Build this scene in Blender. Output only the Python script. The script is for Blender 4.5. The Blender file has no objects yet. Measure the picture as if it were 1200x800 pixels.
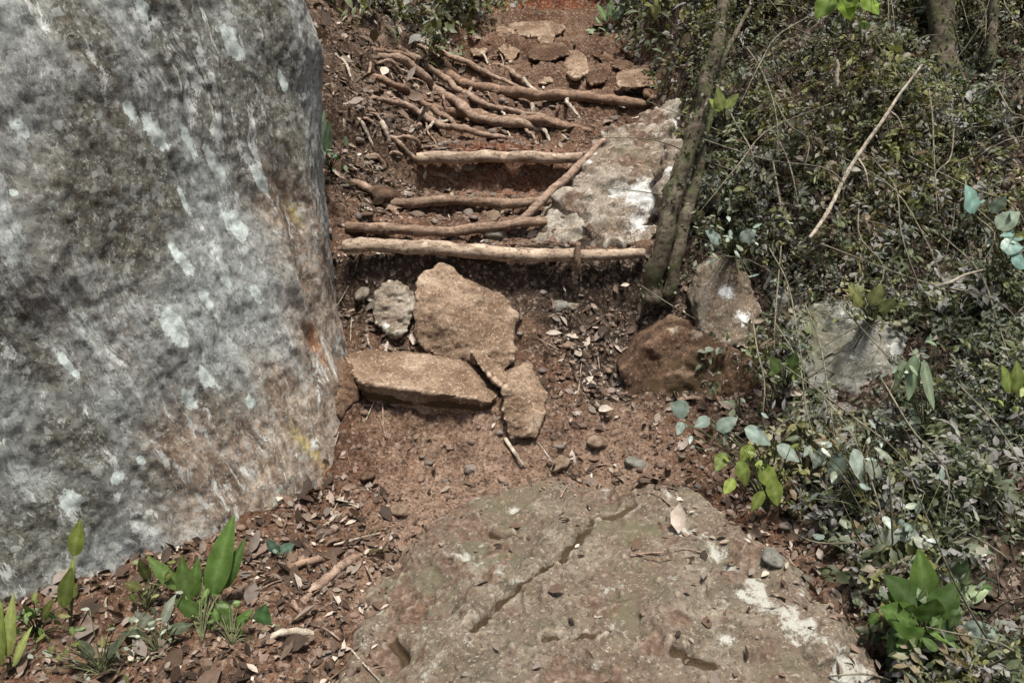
import bpy, bmesh, math, random
import numpy as np
from mathutils import Vector
from mathutils.bvhtree import BVHTree

random.seed(7)
RNG = np.random.default_rng(11)
sc = bpy.context.scene
C = sc.collection

# ---------------------------------------------------------------- camera
PITCH = math.radians(15.0)
CAM = np.array([0.0, 0.0, 1.5])
FPX = 933.0
cam_d = bpy.data.cameras.new("camera")
cam = bpy.data.objects.new("camera", cam_d)
C.objects.link(cam)
cam.location = CAM
cam.rotation_euler = (math.radians(90) - PITCH, 0, 0)
cam_d.sensor_width = 36
cam_d.lens = FPX / 1200 * 36
cam_d.clip_start = 0.02
cam_d.clip_end = 500
sc.camera = cam

# ---------------------------------------------------------------- light
world = bpy.data.worlds.new("World")
sc.world = world
world.use_nodes = True
wn = world.node_tree
bg = wn.nodes["Background"]
sky = wn.nodes.new("ShaderNodeTexSky")
sky.sky_type = 'NISHITA'
sky.sun_disc = False
SUN_EL, SUN_AZ = math.radians(72), math.radians(165)     # light falls from above, behind the camera
sky.sun_elevation = SUN_EL
sky.sun_rotation = SUN_AZ
sky.dust_density = 4.0
sky.air_density = 1.0
sky.ozone_density = 1.0
hs = wn.nodes.new("ShaderNodeHueSaturation")
hs.inputs["Saturation"].default_value = 0.6
wn.links.new(sky.outputs[0], hs.inputs["Color"])
wn.links.new(hs.outputs[0], bg.inputs[0])
bg.inputs[1].default_value = 0.058
sun_d = bpy.data.lights.new("sun", 'SUN')
sun_d.energy = 3.5
sun_d.angle = math.radians(10)
sun_d.color = (1.0, 0.93, 0.82)
sun = bpy.data.objects.new("sun", sun_d)
C.objects.link(sun)
sdir = Vector((math.sin(SUN_AZ) * math.cos(SUN_EL), math.cos(SUN_AZ) * math.cos(SUN_EL), math.sin(SUN_EL)))
sun.rotation_euler = sdir.to_track_quat('Z', 'Y').to_euler()
sun.location = sdir * 20
sc.view_settings.view_transform = 'Standard'
sc.view_settings.look = 'None'
sc.view_settings.exposure = 1.0
sc.view_settings.gamma = 1.0
sc.view_settings.use_curve_mapping = False

# ---------------------------------------------------------------- helpers
_c, _s = math.cos(PITCH), math.sin(PITCH)

def ray(px, py):
    a, b = (px - 600) / FPX, (400 - py) / FPX
    return np.array([a, _c + _s * b, -_s + _c * b])

def at(px, py, y):
    """the place in the world at depth y that shows at this spot of the photograph"""
    d = ray(px, py)
    return CAM + d * (y / d[1])

_perm = RNG.permutation(256)
_perm = np.concatenate([_perm, _perm, _perm])
_grad = RNG.normal(size=(256, 3))
_grad /= np.linalg.norm(_grad, axis=1)[:, None]

def pnoise(p):
    p = np.asarray(p, float)
    i = np.floor(p).astype(int)
    f = p - i
    u = f * f * f * (f * (f * 6 - 15) + 10)
    i &= 255
    out = 0
    for dx in (0, 1):
        for dy in (0, 1):
            for dz in (0, 1):
                h = _perm[_perm[_perm[i[:, 0] + dx] + i[:, 1] + dy] + i[:, 2] + dz]
                g = _grad[h]
                n = g[:, 0] * (f[:, 0] - dx) + g[:, 1] * (f[:, 1] - dy) + g[:, 2] * (f[:, 2] - dz)
                w = (u[:, 0] if dx else 1 - u[:, 0]) * (u[:, 1] if dy else 1 - u[:, 1]) * (u[:, 2] if dz else 1 - u[:, 2])
                out = out + n * w
    return out * 1.6

def fbm(p, octaves=4, gain=0.5):
    p = np.asarray(p, float)
    o, a = 0, 1.0
    for k in range(octaves):
        o = o + a * pnoise(p * 2 ** k + 17.3 * k)
        a *= gain
    return o

def ridge(p, octaves=4, gain=0.5):
    p = np.asarray(p, float)
    o, a = 0, 1.0
    for k in range(octaves):
        o = o + a * (1 - 2 * np.abs(pnoise(p * 2 ** k + 9.1 * k)))
        a *= gain
    return o

def sstep(a, b, x):
    t = np.clip((x - a) / (b - a), 0, 1)
    return t * t * (3 - 2 * t)

def mesh_from(name, verts, tris=None, quads=None, attrs=None, smooth=True):
    me = bpy.data.meshes.new(name)
    tris = np.zeros((0, 3), int) if tris is None else np.asarray(tris, int).reshape(-1, 3)
    quads = np.zeros((0, 4), int) if quads is None else np.asarray(quads, int).reshape(-1, 4)
    verts = np.asarray(verts, np.float32)
    me.vertices.add(len(verts))
    me.vertices.foreach_set("co", verts.ravel())
    loops = np.concatenate([tris.ravel(), quads.ravel()]).astype(np.int32)
    me.loops.add(len(loops))
    me.loops.foreach_set("vertex_index", loops)
    nt, nq = len(tris), len(quads)
    me.polygons.add(nt + nq)
    start = np.concatenate([np.arange(nt) * 3, nt * 3 + np.arange(nq) * 4]).astype(np.int32)
    me.polygons.foreach_set("loop_start", start)
    me.polygons.foreach_set("use_smooth", np.full(nt + nq, smooth, bool))
    me.update(calc_edges=True)
    me.validate()
    for k, v in (attrs or {}).items():
        set_attr(me, k, v)
    return me

def set_attr(me, k, v):
    v = np.asarray(v, np.float32)
    if v.ndim == 2:
        a = me.attributes.new(k, 'FLOAT_COLOR', 'POINT')
        if v.shape[1] == 3:
            v = np.concatenate([v, np.ones((len(v), 1), np.float32)], 1)
        a.data.foreach_set("color", v.ravel())
    else:
        a = me.attributes.new(k, 'FLOAT', 'POINT')
        a.data.foreach_set("value", v.ravel())

def link(name, me, mat, parent=None):
    o = bpy.data.objects.new(name, me)
    C.objects.link(o)
    if mat is not None:
        me.materials.clear()
        me.materials.append(mat)
    if parent is not None:
        o.parent = parent
        o.matrix_parent_inverse = parent.matrix_basis.inverted()
    return o

def tag(o, label=None, cat=None, group=None, kind=None):
    if label: o["label"] = label
    if cat: o["category"] = cat
    if group: o["group"] = group
    if kind: o["kind"] = kind
    return o

def empty(name, loc, label, cat, group=None):
    o = bpy.data.objects.new(name, None)
    C.objects.link(o)
    o.location = loc
    o.empty_display_size = 0.05
    return tag(o, label, cat, group)

def coords(me):
    a = np.empty(len(me.vertices) * 3, np.float32)
    me.vertices.foreach_get("co", a)
    return a.reshape(-1, 3).astype(float)

def normals(me):
    a = np.empty(len(me.vertices) * 3, np.float32)
    me.vertex_normals.foreach_get("vector", a)
    return a.reshape(-1, 3).astype(float)

def bvh_of(me):
    return BVHTree.FromPolygons([v.co.copy() for v in me.vertices], [tuple(p.vertices) for p in me.polygons])

def hit(bvh, px, py):
    d = ray(px, py)
    h = bvh.ray_cast(Vector(CAM), Vector(d).normalized())
    return np.array(h[0]) if h[0] is not None else None

def catmull(pts, n):
    pts = np.asarray(pts, float)
    P = np.vstack([2 * pts[0] - pts[1], pts, 2 * pts[-1] - pts[-2]])
    t = np.linspace(0, len(pts) - 1 - 1e-6, n)
    i = t.astype(int); f = (t - i)[:, None]
    a, b, c, d = P[i], P[i + 1], P[i + 2], P[i + 3]
    return 0.5 * ((2 * b) + (c - a) * f + (2 * a - 5 * b + 4 * c - d) * f ** 2 + (3 * b - a - 3 * c + d) * f ** 3)

def tube_arrays(pts, radii, sides=10, rough=0.12, seed=0, n=None, wob=0.0, freq=9.0):
    pts = np.asarray(pts, float)
    L = np.sum(np.linalg.norm(np.diff(pts, axis=0), axis=1))
    rmean = float(np.mean(radii))
    if n is None:
        n = int(np.clip(L / max(rmean * 0.8, 0.004), 6, 160))
    r = np.interp(np.linspace(0, 1, n), np.linspace(0, 1, len(radii)), radii)
    P = catmull(pts, n)
    if wob:
        q = P * freq * 0.5 + seed * 3.7
        P = P + wob * np.stack([pnoise(q), pnoise(q + 31.1), pnoise(q + 67.7)], 1)
    T = np.gradient(P, axis=0)
    T /= np.linalg.norm(T, axis=1)[:, None] + 1e-9
    ref = np.array([0, 0, 1.0]) if abs(T[:, 2]).mean() < 0.8 else np.array([0, 1.0, 0])
    A = np.cross(T, ref); A /= np.linalg.norm(A, axis=1)[:, None] + 1e-9
    B = np.cross(A, T)
    ang = np.linspace(0, 2 * np.pi, sides, endpoint=False)
    ring = np.cos(ang)[None, :, None] * A[:, None] + np.sin(ang)[None, :, None] * B[:, None]
    base = P[:, None] + ring * r[:, None, None]
    q = base.reshape(-1, 3)
    nn = 1 + rough * fbm(q * np.array([1, 1, 1]) * (0.35 / max(rmean, .004)) + seed * 5.1, 3)
    V = (P[:, None] + ring * (r[:, None] * nn.reshape(n, sides))[..., None]).reshape(-1, 3)
    i = np.arange(n - 1)[:, None] * sides
    j = np.arange(sides)[None]
    jn = (j + 1) % sides
    Q = np.stack([i + j, i + jn, i + sides + jn, i + sides + j], -1).reshape(-1, 4)
    # closed ends
    V = np.vstack([V, P[0] - T[0] * r[0] * .2, P[-1] + T[-1] * r[-1] * .2])
    a, b = len(V) - 2, len(V) - 1
    t0 = np.stack([np.full(sides, a), (np.arange(sides) + 1) % sides, np.arange(sides)], 1)
    o = (n - 1) * sides
    t1 = np.stack([np.full(sides, b), o + np.arange(sides), o + (np.arange(sides) + 1) % sides], 1)
    return V, np.vstack([t0, t1]), Q

def merge(parts):
    Vs, Ts, Qs, o = [], [], [], 0
    for V, T, Q in parts:
        Vs.append(V); Ts.append(np.asarray(T) + o); Qs.append(np.asarray(Q) + o); o += len(V)
    return np.vstack(Vs), np.vstack(Ts), np.vstack(Qs)

def tube(name, pts, radii, mat, parent=None, **k):
    V, T, Q = tube_arrays(pts, radii, **k)
    return link(name, mesh_from(name, V, T, Q), mat, parent)

# leaves: each one a folded, bent blade of real polygons
def leaf_arrays(base, axis, nrm, L, W, bend=0.25, fold=0.25):
    n = len(base)
    L = np.broadcast_to(L, (n,))[:, None]; W = np.broadcast_to(W, (n,))[:, None]
    bend = np.broadcast_to(bend, (n,))[:, None]; fold = np.broadcast_to(fold, (n,))[:, None]
    axis = axis / (np.linalg.norm(axis, axis=1)[:, None] + 1e-9)
    side = np.cross(axis, nrm); side /= np.linalg.norm(side, axis=1)[:, None] + 1e-9
    nn = np.cross(side, axis)
    def p(u, w, lift=0.0):
        return base + axis * L * u + side * W * .5 * w + nn * (-bend * L * u * u + fold * W * abs(w) * .5 + lift)
    V = np.stack([p(0, 0), p(.3, -.82), p(.3, 0), p(.3, .82), p(.62, -.9), p(.62, 0), p(.62, .9), p(1, 0)], 1)
    o = (np.arange(n) * 8)[:, None]
    T = np.concatenate([o + np.array([0, 2, 1]), o + np.array([0, 3, 2]), o + np.array([5, 7, 4]), o + np.array([5, 6, 7])])
    Q = np.concatenate([o + np.array([1, 2, 5, 4]), o + np.array([2, 3, 6, 5])])
    return V.reshape(-1, 3), T, Q

def fine_leaves(name, base, axis, nrm, L, W, col, bend, fold):
    n = len(base); nu = 11
    us = np.linspace(0, 1, nu); prof = np.sin(np.pi * us ** .8) ** .8 * (1 - .25 * us) * 1.08
    ws = np.array([-1, -.5, 0, .5, 1])
    axis = axis / np.linalg.norm(axis, axis=1)[:, None]
    side = np.cross(axis, nrm); side /= np.linalg.norm(side, axis=1)[:, None] + 1e-9
    nn = np.cross(side, axis)
    ph = RNG.uniform(0, 6.28, n)[:, None, None]
    u = us[None, :, None]; w = ws[None, None, :] * prof[None, :, None]
    L = np.asarray(L)[:, None, None]; W = np.asarray(W)[:, None, None]; bend = np.asarray(bend)[:, None, None]
    curl = (RNG.uniform(-.12, .12, n))[:, None, None]
    h = -bend * L * u ** 2 + fold * W * .5 * np.abs(w) - .25 * W * w * w * .5 + .04 * W * np.sin(ph + u * 14) * np.abs(w)
    V = base[:, None, None] + axis[:, None, None] * (L * u)[..., None] + side[:, None, None] * (W * .5 * w + curl * L * u * u)[..., None] + nn[:, None, None] * h[..., None]
    V = V.reshape(-1, 3)
    k = 5
    o = (np.arange(n) * nu * k)[:, None, None] + (np.arange(nu - 1) * k)[None, :, None] + np.arange(k - 1)[None, None]
    o = o.ravel()
    me = mesh_from(name, V, None, np.stack([o, o + 1, o + k + 1, o + k], 1))
    c = np.repeat(col, nu * k, axis=0).reshape(n, nu, k, 3)
    c[:, :, 2] = c[:, :, 2] * 1.25 + .03                     # paler midrib
    c = c * RNG.uniform(.85, 1.15, (n, nu, k, 1))
    set_attr(me, "tint", np.clip(c.reshape(-1, 3), 0, 1))
    return me

def leaf_mesh(name, base, axis, nrm, L, W, col, bend=.25, fold=.25):
    V, T, Q = leaf_arrays(base, axis, nrm, L, W, bend, fold)
    me = mesh_from(name, V, T, Q, smooth=True)
    set_attr(me, "tint", np.repeat(col, 8, axis=0))
    return me

# ---------------------------------------------------------------- materials
def new_mat(name, rough=0.9, spec=0.25):
    m = bpy.data.materials.new(name)
    m.use_nodes = True
    nt = m.node_tree
    b = nt.nodes["Principled BSDF"]
    b.inputs["Roughness"].default_value = rough
    b.inputs["Specular IOR Level"].default_value = spec
    return m, nt, b

class N:
    def __init__(s, nt): s.nt = nt
    def node(s, t, **k):
        n = s.nt.nodes.new(t)
        for a, v in k.items(): setattr(n, a, v)
        return n
    def link(s, a, b): s.nt.links.new(a, b)
    def coord(s, scale=(1, 1, 1), rot=(0, 0, 0)):
        g = s.node("ShaderNodeTexCoord"); m = s.node("ShaderNodeMapping")
        m.inputs["Scale"].default_value = scale; m.inputs["Rotation"].default_value = rot
        s.link(g.outputs["Object"], m.inputs[0]); return m.outputs[0]
    def noise(s, vec, scale, detail=5, rough=.6, dist=0.0):
        n = s.node("ShaderNodeTexNoise")
        n.inputs["Scale"].default_value = scale; n.inputs["Detail"].default_value = detail
        n.inputs["Roughness"].default_value = rough; n.inputs["Distortion"].default_value = dist
        s.link(vec, n.inputs["Vector"]); return n.outputs["Fac"]
    def voro(s, vec, scale, out="Distance", feature='F1'):
        n = s.node("ShaderNodeTexVoronoi", feature=feature)
        n.inputs["Scale"].default_value = scale
        s.link(vec, n.inputs["Vector"]); return n.outputs[out]
    def attr(s, name, out="Fac"):
        n = s.node("ShaderNodeAttribute", attribute_name=name); return n.outputs[out]
    def ramp(s, fac, stops):
        n = s.node("ShaderNodeValToRGB")
        e = n.color_ramp.elements
        while len(e) < len(stops): e.new(0.5)
        for i, (p, c) in enumerate(stops):
            e[i].position = p
            e[i].color = (c, c, c, 1) if isinstance(c, (int, float)) else (*c, 1)
        s.link(fac, n.inputs[0]); return n.outputs[0]
    def mix(s, fac, a, b, mode='MIX'):
        n = s.node("ShaderNodeMix", data_type='RGBA', blend_type=mode)
        for v, i in ((fac, 0), (a, 6), (b, 7)):
            if isinstance(v, (int, float)): n.inputs[i].default_value = v
            elif isinstance(v, tuple): n.inputs[i].default_value = (*v, 1)
            else: s.link(v, n.inputs[i])
        return n.outputs[2]
    def math(s, op, a, b=0.0, clamp=False):
        n = s.node("ShaderNodeMath", operation=op, use_clamp=clamp)
        for v, i in ((a, 0), (b, 1)):
            if isinstance(v, (int, float)): n.inputs[i].default_value = v
            else: s.link(v, n.inputs[i])
        return n.outputs[0]
    def bump(s, h, strength, dist, prev=None):
        n = s.node("ShaderNodeBump")
        n.inputs["Strength"].default_value = strength; n.inputs["Distance"].default_value = dist
        s.link(h, n.inputs["Height"])
        if prev is not None: s.link(prev, n.inputs["Normal"])
        return n.outputs[0]

def mat_wall():
    m, nt, b = new_mat("lichen_granite", .9, .15)
    n = N(nt)
    iso = n.coord()
    flow0 = n.attr("flow", "Vector")                      # across and along the way rain runs down the face
    wv = n.node('ShaderNodeTexNoise'); wv.inputs['Scale'].default_value = 14; n.link(iso, wv.inputs['Vector'])
    va = n.node('ShaderNodeVectorMath', operation='MULTIPLY_ADD'); n.link(wv.outputs['Color'], va.inputs[0]); va.inputs[1].default_value = (.03, .03, .03); n.link(flow0, va.inputs[2])
    flow = va.outputs[0]
    def fl(x, y):
        mp = n.node("ShaderNodeMapping"); mp.inputs["Scale"].default_value = (x, y, 1)
        n.link(flow, mp.inputs[0]); return mp.outputs[0]
    big = n.noise(iso, 1.9, 4, .6)
    col = n.ramp(big, [(.33, (.215, .21, .19)), (.45, (.29, .303, .292)), (.55, (.345, .38, .38)), (.68, (.305, .322, .306))])
    s1 = n.noise(fl(8, 1.0), 1.5, 9, .82, .3)
    col = n.mix(n.ramp(s1, [(.4, .7), (.44, 0)]), col, (.14, .13, .108))
    s2 = n.noise(fl(9, 1.2), 1.8, 9, .84, .3)
    col = n.mix(n.ramp(s2, [(.52, 0), (.55, .85)]), col, (.48, .53, .53))
    g = n.noise(iso, 62, 4, .9)
    g2 = n.noise(fl(1.5, .8), 46, 4, .92)
    al = n.math('MULTIPLY', n.attr("algae"), n.ramp(n.noise(iso, 26, 6, .85), [(.35, 1.0), (.62, .55)]))
    col = n.mix(al, col, n.ramp(n.noise(iso, 50, 3, .8), [(.4, (.05, .044, .03)), (.6, (.15, .138, .1))]))
    wm = n.noise(fl(4, 1), 2.2, 6, .75)
    wa = n.math('MULTIPLY', n.attr("warm"), n.ramp(wm, [(.25, .7), (.5, 1.0)]))
    warmc = n.ramp(n.noise(fl(4, 1.2), 3, 6, .75), [(.38, (.14, .1, .072)), (.5, (.285, .22, .17)), (.6, (.46, .395, .33))])  # tan rock; its palest patches also paint warm light on the edge
    col = n.mix(wa, col, warmc)
    col = n.mix(n.attr("rust"), col, (.42, .19, .08))
    col = n.mix(n.attr("yellow"), col, (.5, .42, .16))
    sp = n.math('ADD', n.noise(fl(9, 2.6), 1.6, 8, .78, .5), n.math('MULTIPLY', n.noise(iso, 1.3, 2, .5), .35))
    col = n.mix(n.ramp(sp, [(.75, 0), (.77, .9)]), col, (.62, .65, .64))
    col = n.mix(n.ramp(g, [(.40, .72), (.425, 0)]), col, (.105, .097, .08))
    col = n.mix(n.ramp(g2, [(.585, 0), (.605, .75)]), col, (.5, .53, .515))
    for sc_, lo, hi in ((95, .58, 1.5), (44, .8, 1.28)):
        cell = n.node("ShaderNodeSeparateColor"); n.link(n.voro(iso, sc_, "Color"), cell.inputs[0])
        v3 = n.ramp(cell.outputs[0], [(.05, lo), (.5, 1.0), (.95, 1.0)])
        col = n.mix(.85, col, v3, 'MULTIPLY')
        v4 = n.ramp(cell.outputs[1], [(.86, 0), (1.0, .5)])
        col = n.mix(v4, col, (.42, .45, .44))
    edge = n.math('ADD', n.attr("lichen"), n.math('MULTIPLY', n.math('SUBTRACT', n.noise(fl(1.6, .8), 24, 6, .8), .5), 1.5))
    mint = n.ramp(n.noise(iso, 60, 3, .7), [(.35, (.4, .47, .45)), (.6, (.66, .74, .72))])
    col = n.mix(n.ramp(edge, [(.58, 0), (.62, .95)]), col, mint)
    sp3 = n.math('ADD', n.voro(iso, 42), n.math('MULTIPLY', n.noise(iso, 6, 2), .5))
    col = n.mix(n.ramp(sp3, [(.22, .8), (.3, 0)]), col, (.035, .034, .03))
    nt.links.new(col, b.inputs["Base Color"])
    h = n.bump(g, .35, .008)
    h = n.bump(s2, .5, .025, h)
    nt.links.new(h, b.inputs["Normal"])
    return m

def mat_stone(name, dark, mid, light, lich=.0, lichc=(.55, .57, .54), dirt=(.15, .1, .075), dirt_amt=.4, scale=1.0, moss=0.0):
    m, nt, b = new_mat(name, .92, .2)
    n = N(nt)
    iso = n.coord()
    a = n.noise(iso, 6 * scale, 7, .68, .3)
    col = n.ramp(a, [(.3, dark), (.48, mid), (.68, light)])
    d = n.noise(iso, 3.1 * scale, 5, .65)
    col = n.mix(n.ramp(d, [(.62 - .35 * dirt_amt, 0), (.74 - .35 * dirt_amt, .85)]), col, dirt)
    g = n.noise(iso, 60, 4, .8)
    col = n.mix(n.ramp(g, [(.36, .8), (.5, 0)]), col, tuple(x * .3 for x in mid))
    col = n.mix(n.ramp(n.noise(iso, 85, 3, .8), [(.56, 0), (.7, .7)]), col, tuple(min(1, x * 1.7) for x in light))
    if moss:
        mo = n.noise(iso, 4.3, 5, .7)
        col = n.mix(n.ramp(mo, [(.62 - moss * .4, 0), (.75 - moss * .4, .8)]), col, (.1, .098, .062))
    la = n.math('ADD', n.attr("lichen"), n.math('MULTIPLY', n.math('SUBTRACT', n.noise(iso, 40, 8, .92), .5), 3.6))
    col = n.mix(n.ramp(la, [(.5, 0), (.72, .9)]), col, lichc)
    if lich:
        l2 = n.noise(iso, 9, 6, .72)
        col = n.mix(n.ramp(l2, [(.68 - lich * .3, 0), (.75 - lich * .3, .85)]), col, lichc)
    ea = n.math('ADD', n.attr("earth"), n.math('MULTIPLY', n.math('SUBTRACT', n.noise(iso, 20, 6, .8), .5), 1.0))
    col = n.mix(n.ramp(ea, [(.4, 0), (.7, .95)]), col, n.ramp(n.noise(iso, 30, 5, .8), [(.35, (.055, .036, .026)), (.5, (.11, .075, .055)), (.66, (.22, .165, .13))]))
    pt = n.node("ShaderNodeNewGeometry").outputs["Pointiness"]
    wear = n.math('ADD', pt, n.math('MULTIPLY', n.math('SUBTRACT', n.noise(iso, 26, 5, .75), .5), .12))
    col = n.mix(n.ramp(wear, [(.53, 0), (.6, .75)]), col, tuple(min(1, x * 1.45) for x in light))
    sa = n.math('ADD', n.attr("stain_and_shade"), n.math('MULTIPLY', n.math('SUBTRACT', n.noise(iso, 18, 6, .75), .5), .7))
    col = n.mix(n.ramp(sa, [(.45, 0), (.6, .92)]), col, (.055, .037, .02))  # dark dirt in cracks, and shade painted on overhung stone fronts
    nt.links.new(col, b.inputs["Base Color"])
    h = n.bump(g, .6, .01)
    h = n.bump(a, .5, .03, h)
    nt.links.new(h, b.inputs["Normal"])
    return m

def mat_soil():
    m, nt, b = new_mat("trail_soil", .95, .12)
    n = N(nt)
    iso = n.coord()
    a = n.noise(iso, 3.2, 8, .7, .2)
    col = n.ramp(a, [(.3, (.055, .033, .022)), (.46, (.118, .07, .046)), (.58, (.185, .12, .083)), (.72, (.28, .198, .148))])
    red = n.ramp(n.noise(iso, 8, 5, .7), [(.35, (.085, .03, .015)), (.6, (.2, .072, .036))])
    col = n.mix(n.attr("red"), col, red)
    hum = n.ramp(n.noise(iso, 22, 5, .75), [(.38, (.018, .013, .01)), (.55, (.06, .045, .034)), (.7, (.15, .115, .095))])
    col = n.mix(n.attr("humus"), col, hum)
    dust = n.ramp(n.noise(iso, 14, 5, .75), [(.35, (.18, .112, .078)), (.6, (.34, .24, .18))])
    col = n.mix(n.attr("dust"), col, dust)
    g = n.noise(iso, 75, 4, .8)
    col = n.mix(n.ramp(g, [(.38, .9), (.5, 0)]), col, (.022, .016, .013))
    g2 = n.noise(iso, 48, 4, .8)
    col = n.mix(n.ramp(g2, [(.57, 0), (.7, .75)]), col, (.38, .31, .265))
    nt.links.new(col, b.inputs["Base Color"])
    cr = n.voro(iso, 75)
    crc = n.node("ShaderNodeSeparateColor"); n.link(n.voro(iso, 75, "Color"), crc.inputs[0])
    col = n.mix(.8, col, n.ramp(crc.outputs[0], [(.05, .6), (.5, 1.0), (.95, 1.0)]), 'MULTIPLY')
    col = n.mix(n.ramp(crc.outputs[1], [(.8, 0), (1.0, .6)]), col, (.34, .27, .22))
    nt.links.new(col, b.inputs["Base Color"])
    h = n.bump(g2, .9, .018)
    h = n.bump(cr, -.7, .012, h)
    h = n.bump(n.noise(iso, 20, 5, .7), .8, .03, h)
    nt.links.new(h, b.inputs["Normal"])
    return m

def mat_wood(name, dark, light, grain=30, green=0.0):
    m, nt, b = new_mat(name, .85, .2)
    n = N(nt)
    iso = n.coord()
    a = n.noise(n.coord((1, 6, 6)), grain * .3, 6, .7)
    col = n.ramp(a, [(.32, dark), (.62, light)])
    g = n.noise(iso, 45, 4, .8)
    col = n.mix(n.ramp(g, [(.38, .7), (.5, 0)]), col, tuple(x * .35 for x in dark))
    col = n.mix(n.ramp(n.noise(iso, 12, 4, .7), [(.55, 0), (.66, .7)]), col, tuple(min(1, x * 1.35) for x in light))
    if green:
        col = n.mix(n.ramp(n.noise(iso, 14, 5, .75), [(.6 - green * .3, 0), (.7 - green * .3, .85)]), col, (.07, .085, .035))
    nt.links.new(col, b.inputs["Base Color"])
    nt.links.new(n.bump(g, .7, .008), b.inputs["Normal"])
    return m

def mat_leaf(name, rough=.5, spec=.35, trans=.25):
    m, nt, b = new_mat(name, rough, spec)
    n = N(nt)
    iso = n.coord()
    c = n.attr("tint", "Color")
    v = n.noise(iso, 45, 3, .7)
    c2 = n.mix(n.ramp(v, [(.35, .55), (.6, 0)]), c, n.mix(1.0, c, (.55, .5, .4), 'MULTIPLY'))
    nt.links.new(c2, b.inputs["Base Color"])
    bl = n.noise(iso, 110, 4, .8)
    c2 = n.mix(n.ramp(bl, [(.62, 0), (.68, .75)]), c2, n.mix(1.0, c, (1.1, .62, .35), 'MULTIPLY'))
    t = n.node("ShaderNodeBsdfTranslucent")
    nt.links.new(n.mix(1.0, c2, (1.3, 1.4, .7), 'MULTIPLY'), t.inputs[0])
    mx = n.node("ShaderNodeMixShader")
    mx.inputs[0].default_value = trans
    nt.links.new(b.outputs[0], mx.inputs[1]); nt.links.new(t.outputs[0], mx.inputs[2])
    nt.links.new(mx.outputs[0], nt.nodes["Material Output"].inputs[0])
    return m

M_WALL = mat_wall()
M_SOIL = mat_soil()
M_TAN = mat_stone("tan_stone", (.105, .07, .047), (.2, .139, .097), (.36, .285, .22), dirt=(.11, .07, .046), dirt_amt=.42)
M_BROWN = mat_stone("brown_stone", (.045, .026, .015), (.085, .049, .029), (.18, .125, .09), dirt=(.05, .03, .02), dirt_amt=.45, lichc=(.3, .25, .2))
M_GREY = mat_stone("grey_stone", (.11, .11, .095), (.19, .19, .17), (.3, .3, .275), lich=.25, dirt_amt=.15, moss=.35)
M_PALE = mat_stone("pale_stone", (.15, .125, .1), (.235, .205, .17), (.34, .315, .28), lich=.22, lichc=(.56, .58, .59), dirt=(.14, .1, .07), dirt_amt=.5, moss=.25)
M_SLAB = mat_stone("worn_outcrop", (.065, .055, .041), (.13, .109, .083), (.24, .21, .17), lich=.24, lichc=(.36, .365, .335), dirt=(.12, .088, .066), dirt_amt=.55, scale=1.3, moss=.22)
M_LOG = mat_wood("weathered_log", (.13, .088, .062), (.42, .335, .26))
M_LOGD = mat_wood("earthy_log", (.085, .052, .036), (.27, .195, .145))
M_ROOT = mat_wood("root_bark", (.13, .085, .06), (.32, .235, .185))
M_ROOTR = mat_wood("red_root_bark", (.11, .066, .046), (.27, .185, .135))
M_TWIG = mat_wood("dead_twig", (.2, .17, .13), (.46, .41, .34))
M_BARK = mat_wood("mossy_bark", (.045, .038, .028), (.15, .125, .095), green=.35)
M_STEM = mat_wood("green_stem", (.06, .065, .03), (.14, .15, .08))
M_VINE = mat_wood("dry_vine", (.07, .065, .045), (.2, .185, .14))
M_LEAF = mat_leaf("green_leaf")
M_PALELEAF = mat_leaf("waxy_pale_leaf", .42, .5, .15)
M_DRY = mat_leaf("dry_leaf", .75, .2, .1)

# ---------------------------------------------------------------- ground
TY = np.array([-60, -2, 0, 1.5, 2.5, 2.95, 3.02, 3.10, 3.22, 3.30, 3.5, 3.64, 3.71, 3.745, 3.94, 3.975, 4.005, 4.34, 4.385, 4.415, 4.74, 4.80, 4.83, 5.1, 5.45, 5.5, 5.92, 5.98, 6.5, 6.57, 7.1, 7.17, 7.7, 7.8, 8.5, 8.6, 20, 60])
TZ = np.array([-12, -.5, -.2, -.06, 0.03, .09, .11, .20, .35, .38, .50, .64, .70, .915, .945, .95, 1.0, 1.01, 1.015, 1.105, 1.11, 1.11, 1.34, 1.37, 1.40, 1.48, 1.52, 1.66, 1.76, 1.93, 2.0, 2.2, 2.3, 2.5, 2.6, 3.0, 8.2, 26])
BY = np.array([-60, -2, 0, 1.6, 2.1, 2.6, 3.0, 3.4, 3.9, 4.6, 6, 9, 20, 60])
BZ = np.array([-12, -.5, -.2, -.04, .04, .2, .42, .7, 1.35, 2.15, 3.1, 4.7, 10.4, 29])
EY = np.array([0, 2.0, 2.45, 2.75, 3.0, 3.4, 3.8, 4.3, 5.0, 6.0, 8.5, 60])
EX = np.array([.8, .86, .88, .78, .72, .62, .62, .68, .78, .98, .86, 3])
LY = np.array([0, 3.5, 4.0, 4.5, 5.0, 6.0, 7.0, 8.5, 60])
LX = np.array([-1.2, -.95, -.72, -.62, -.52, -.55, -.35, .02, -3])

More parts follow.
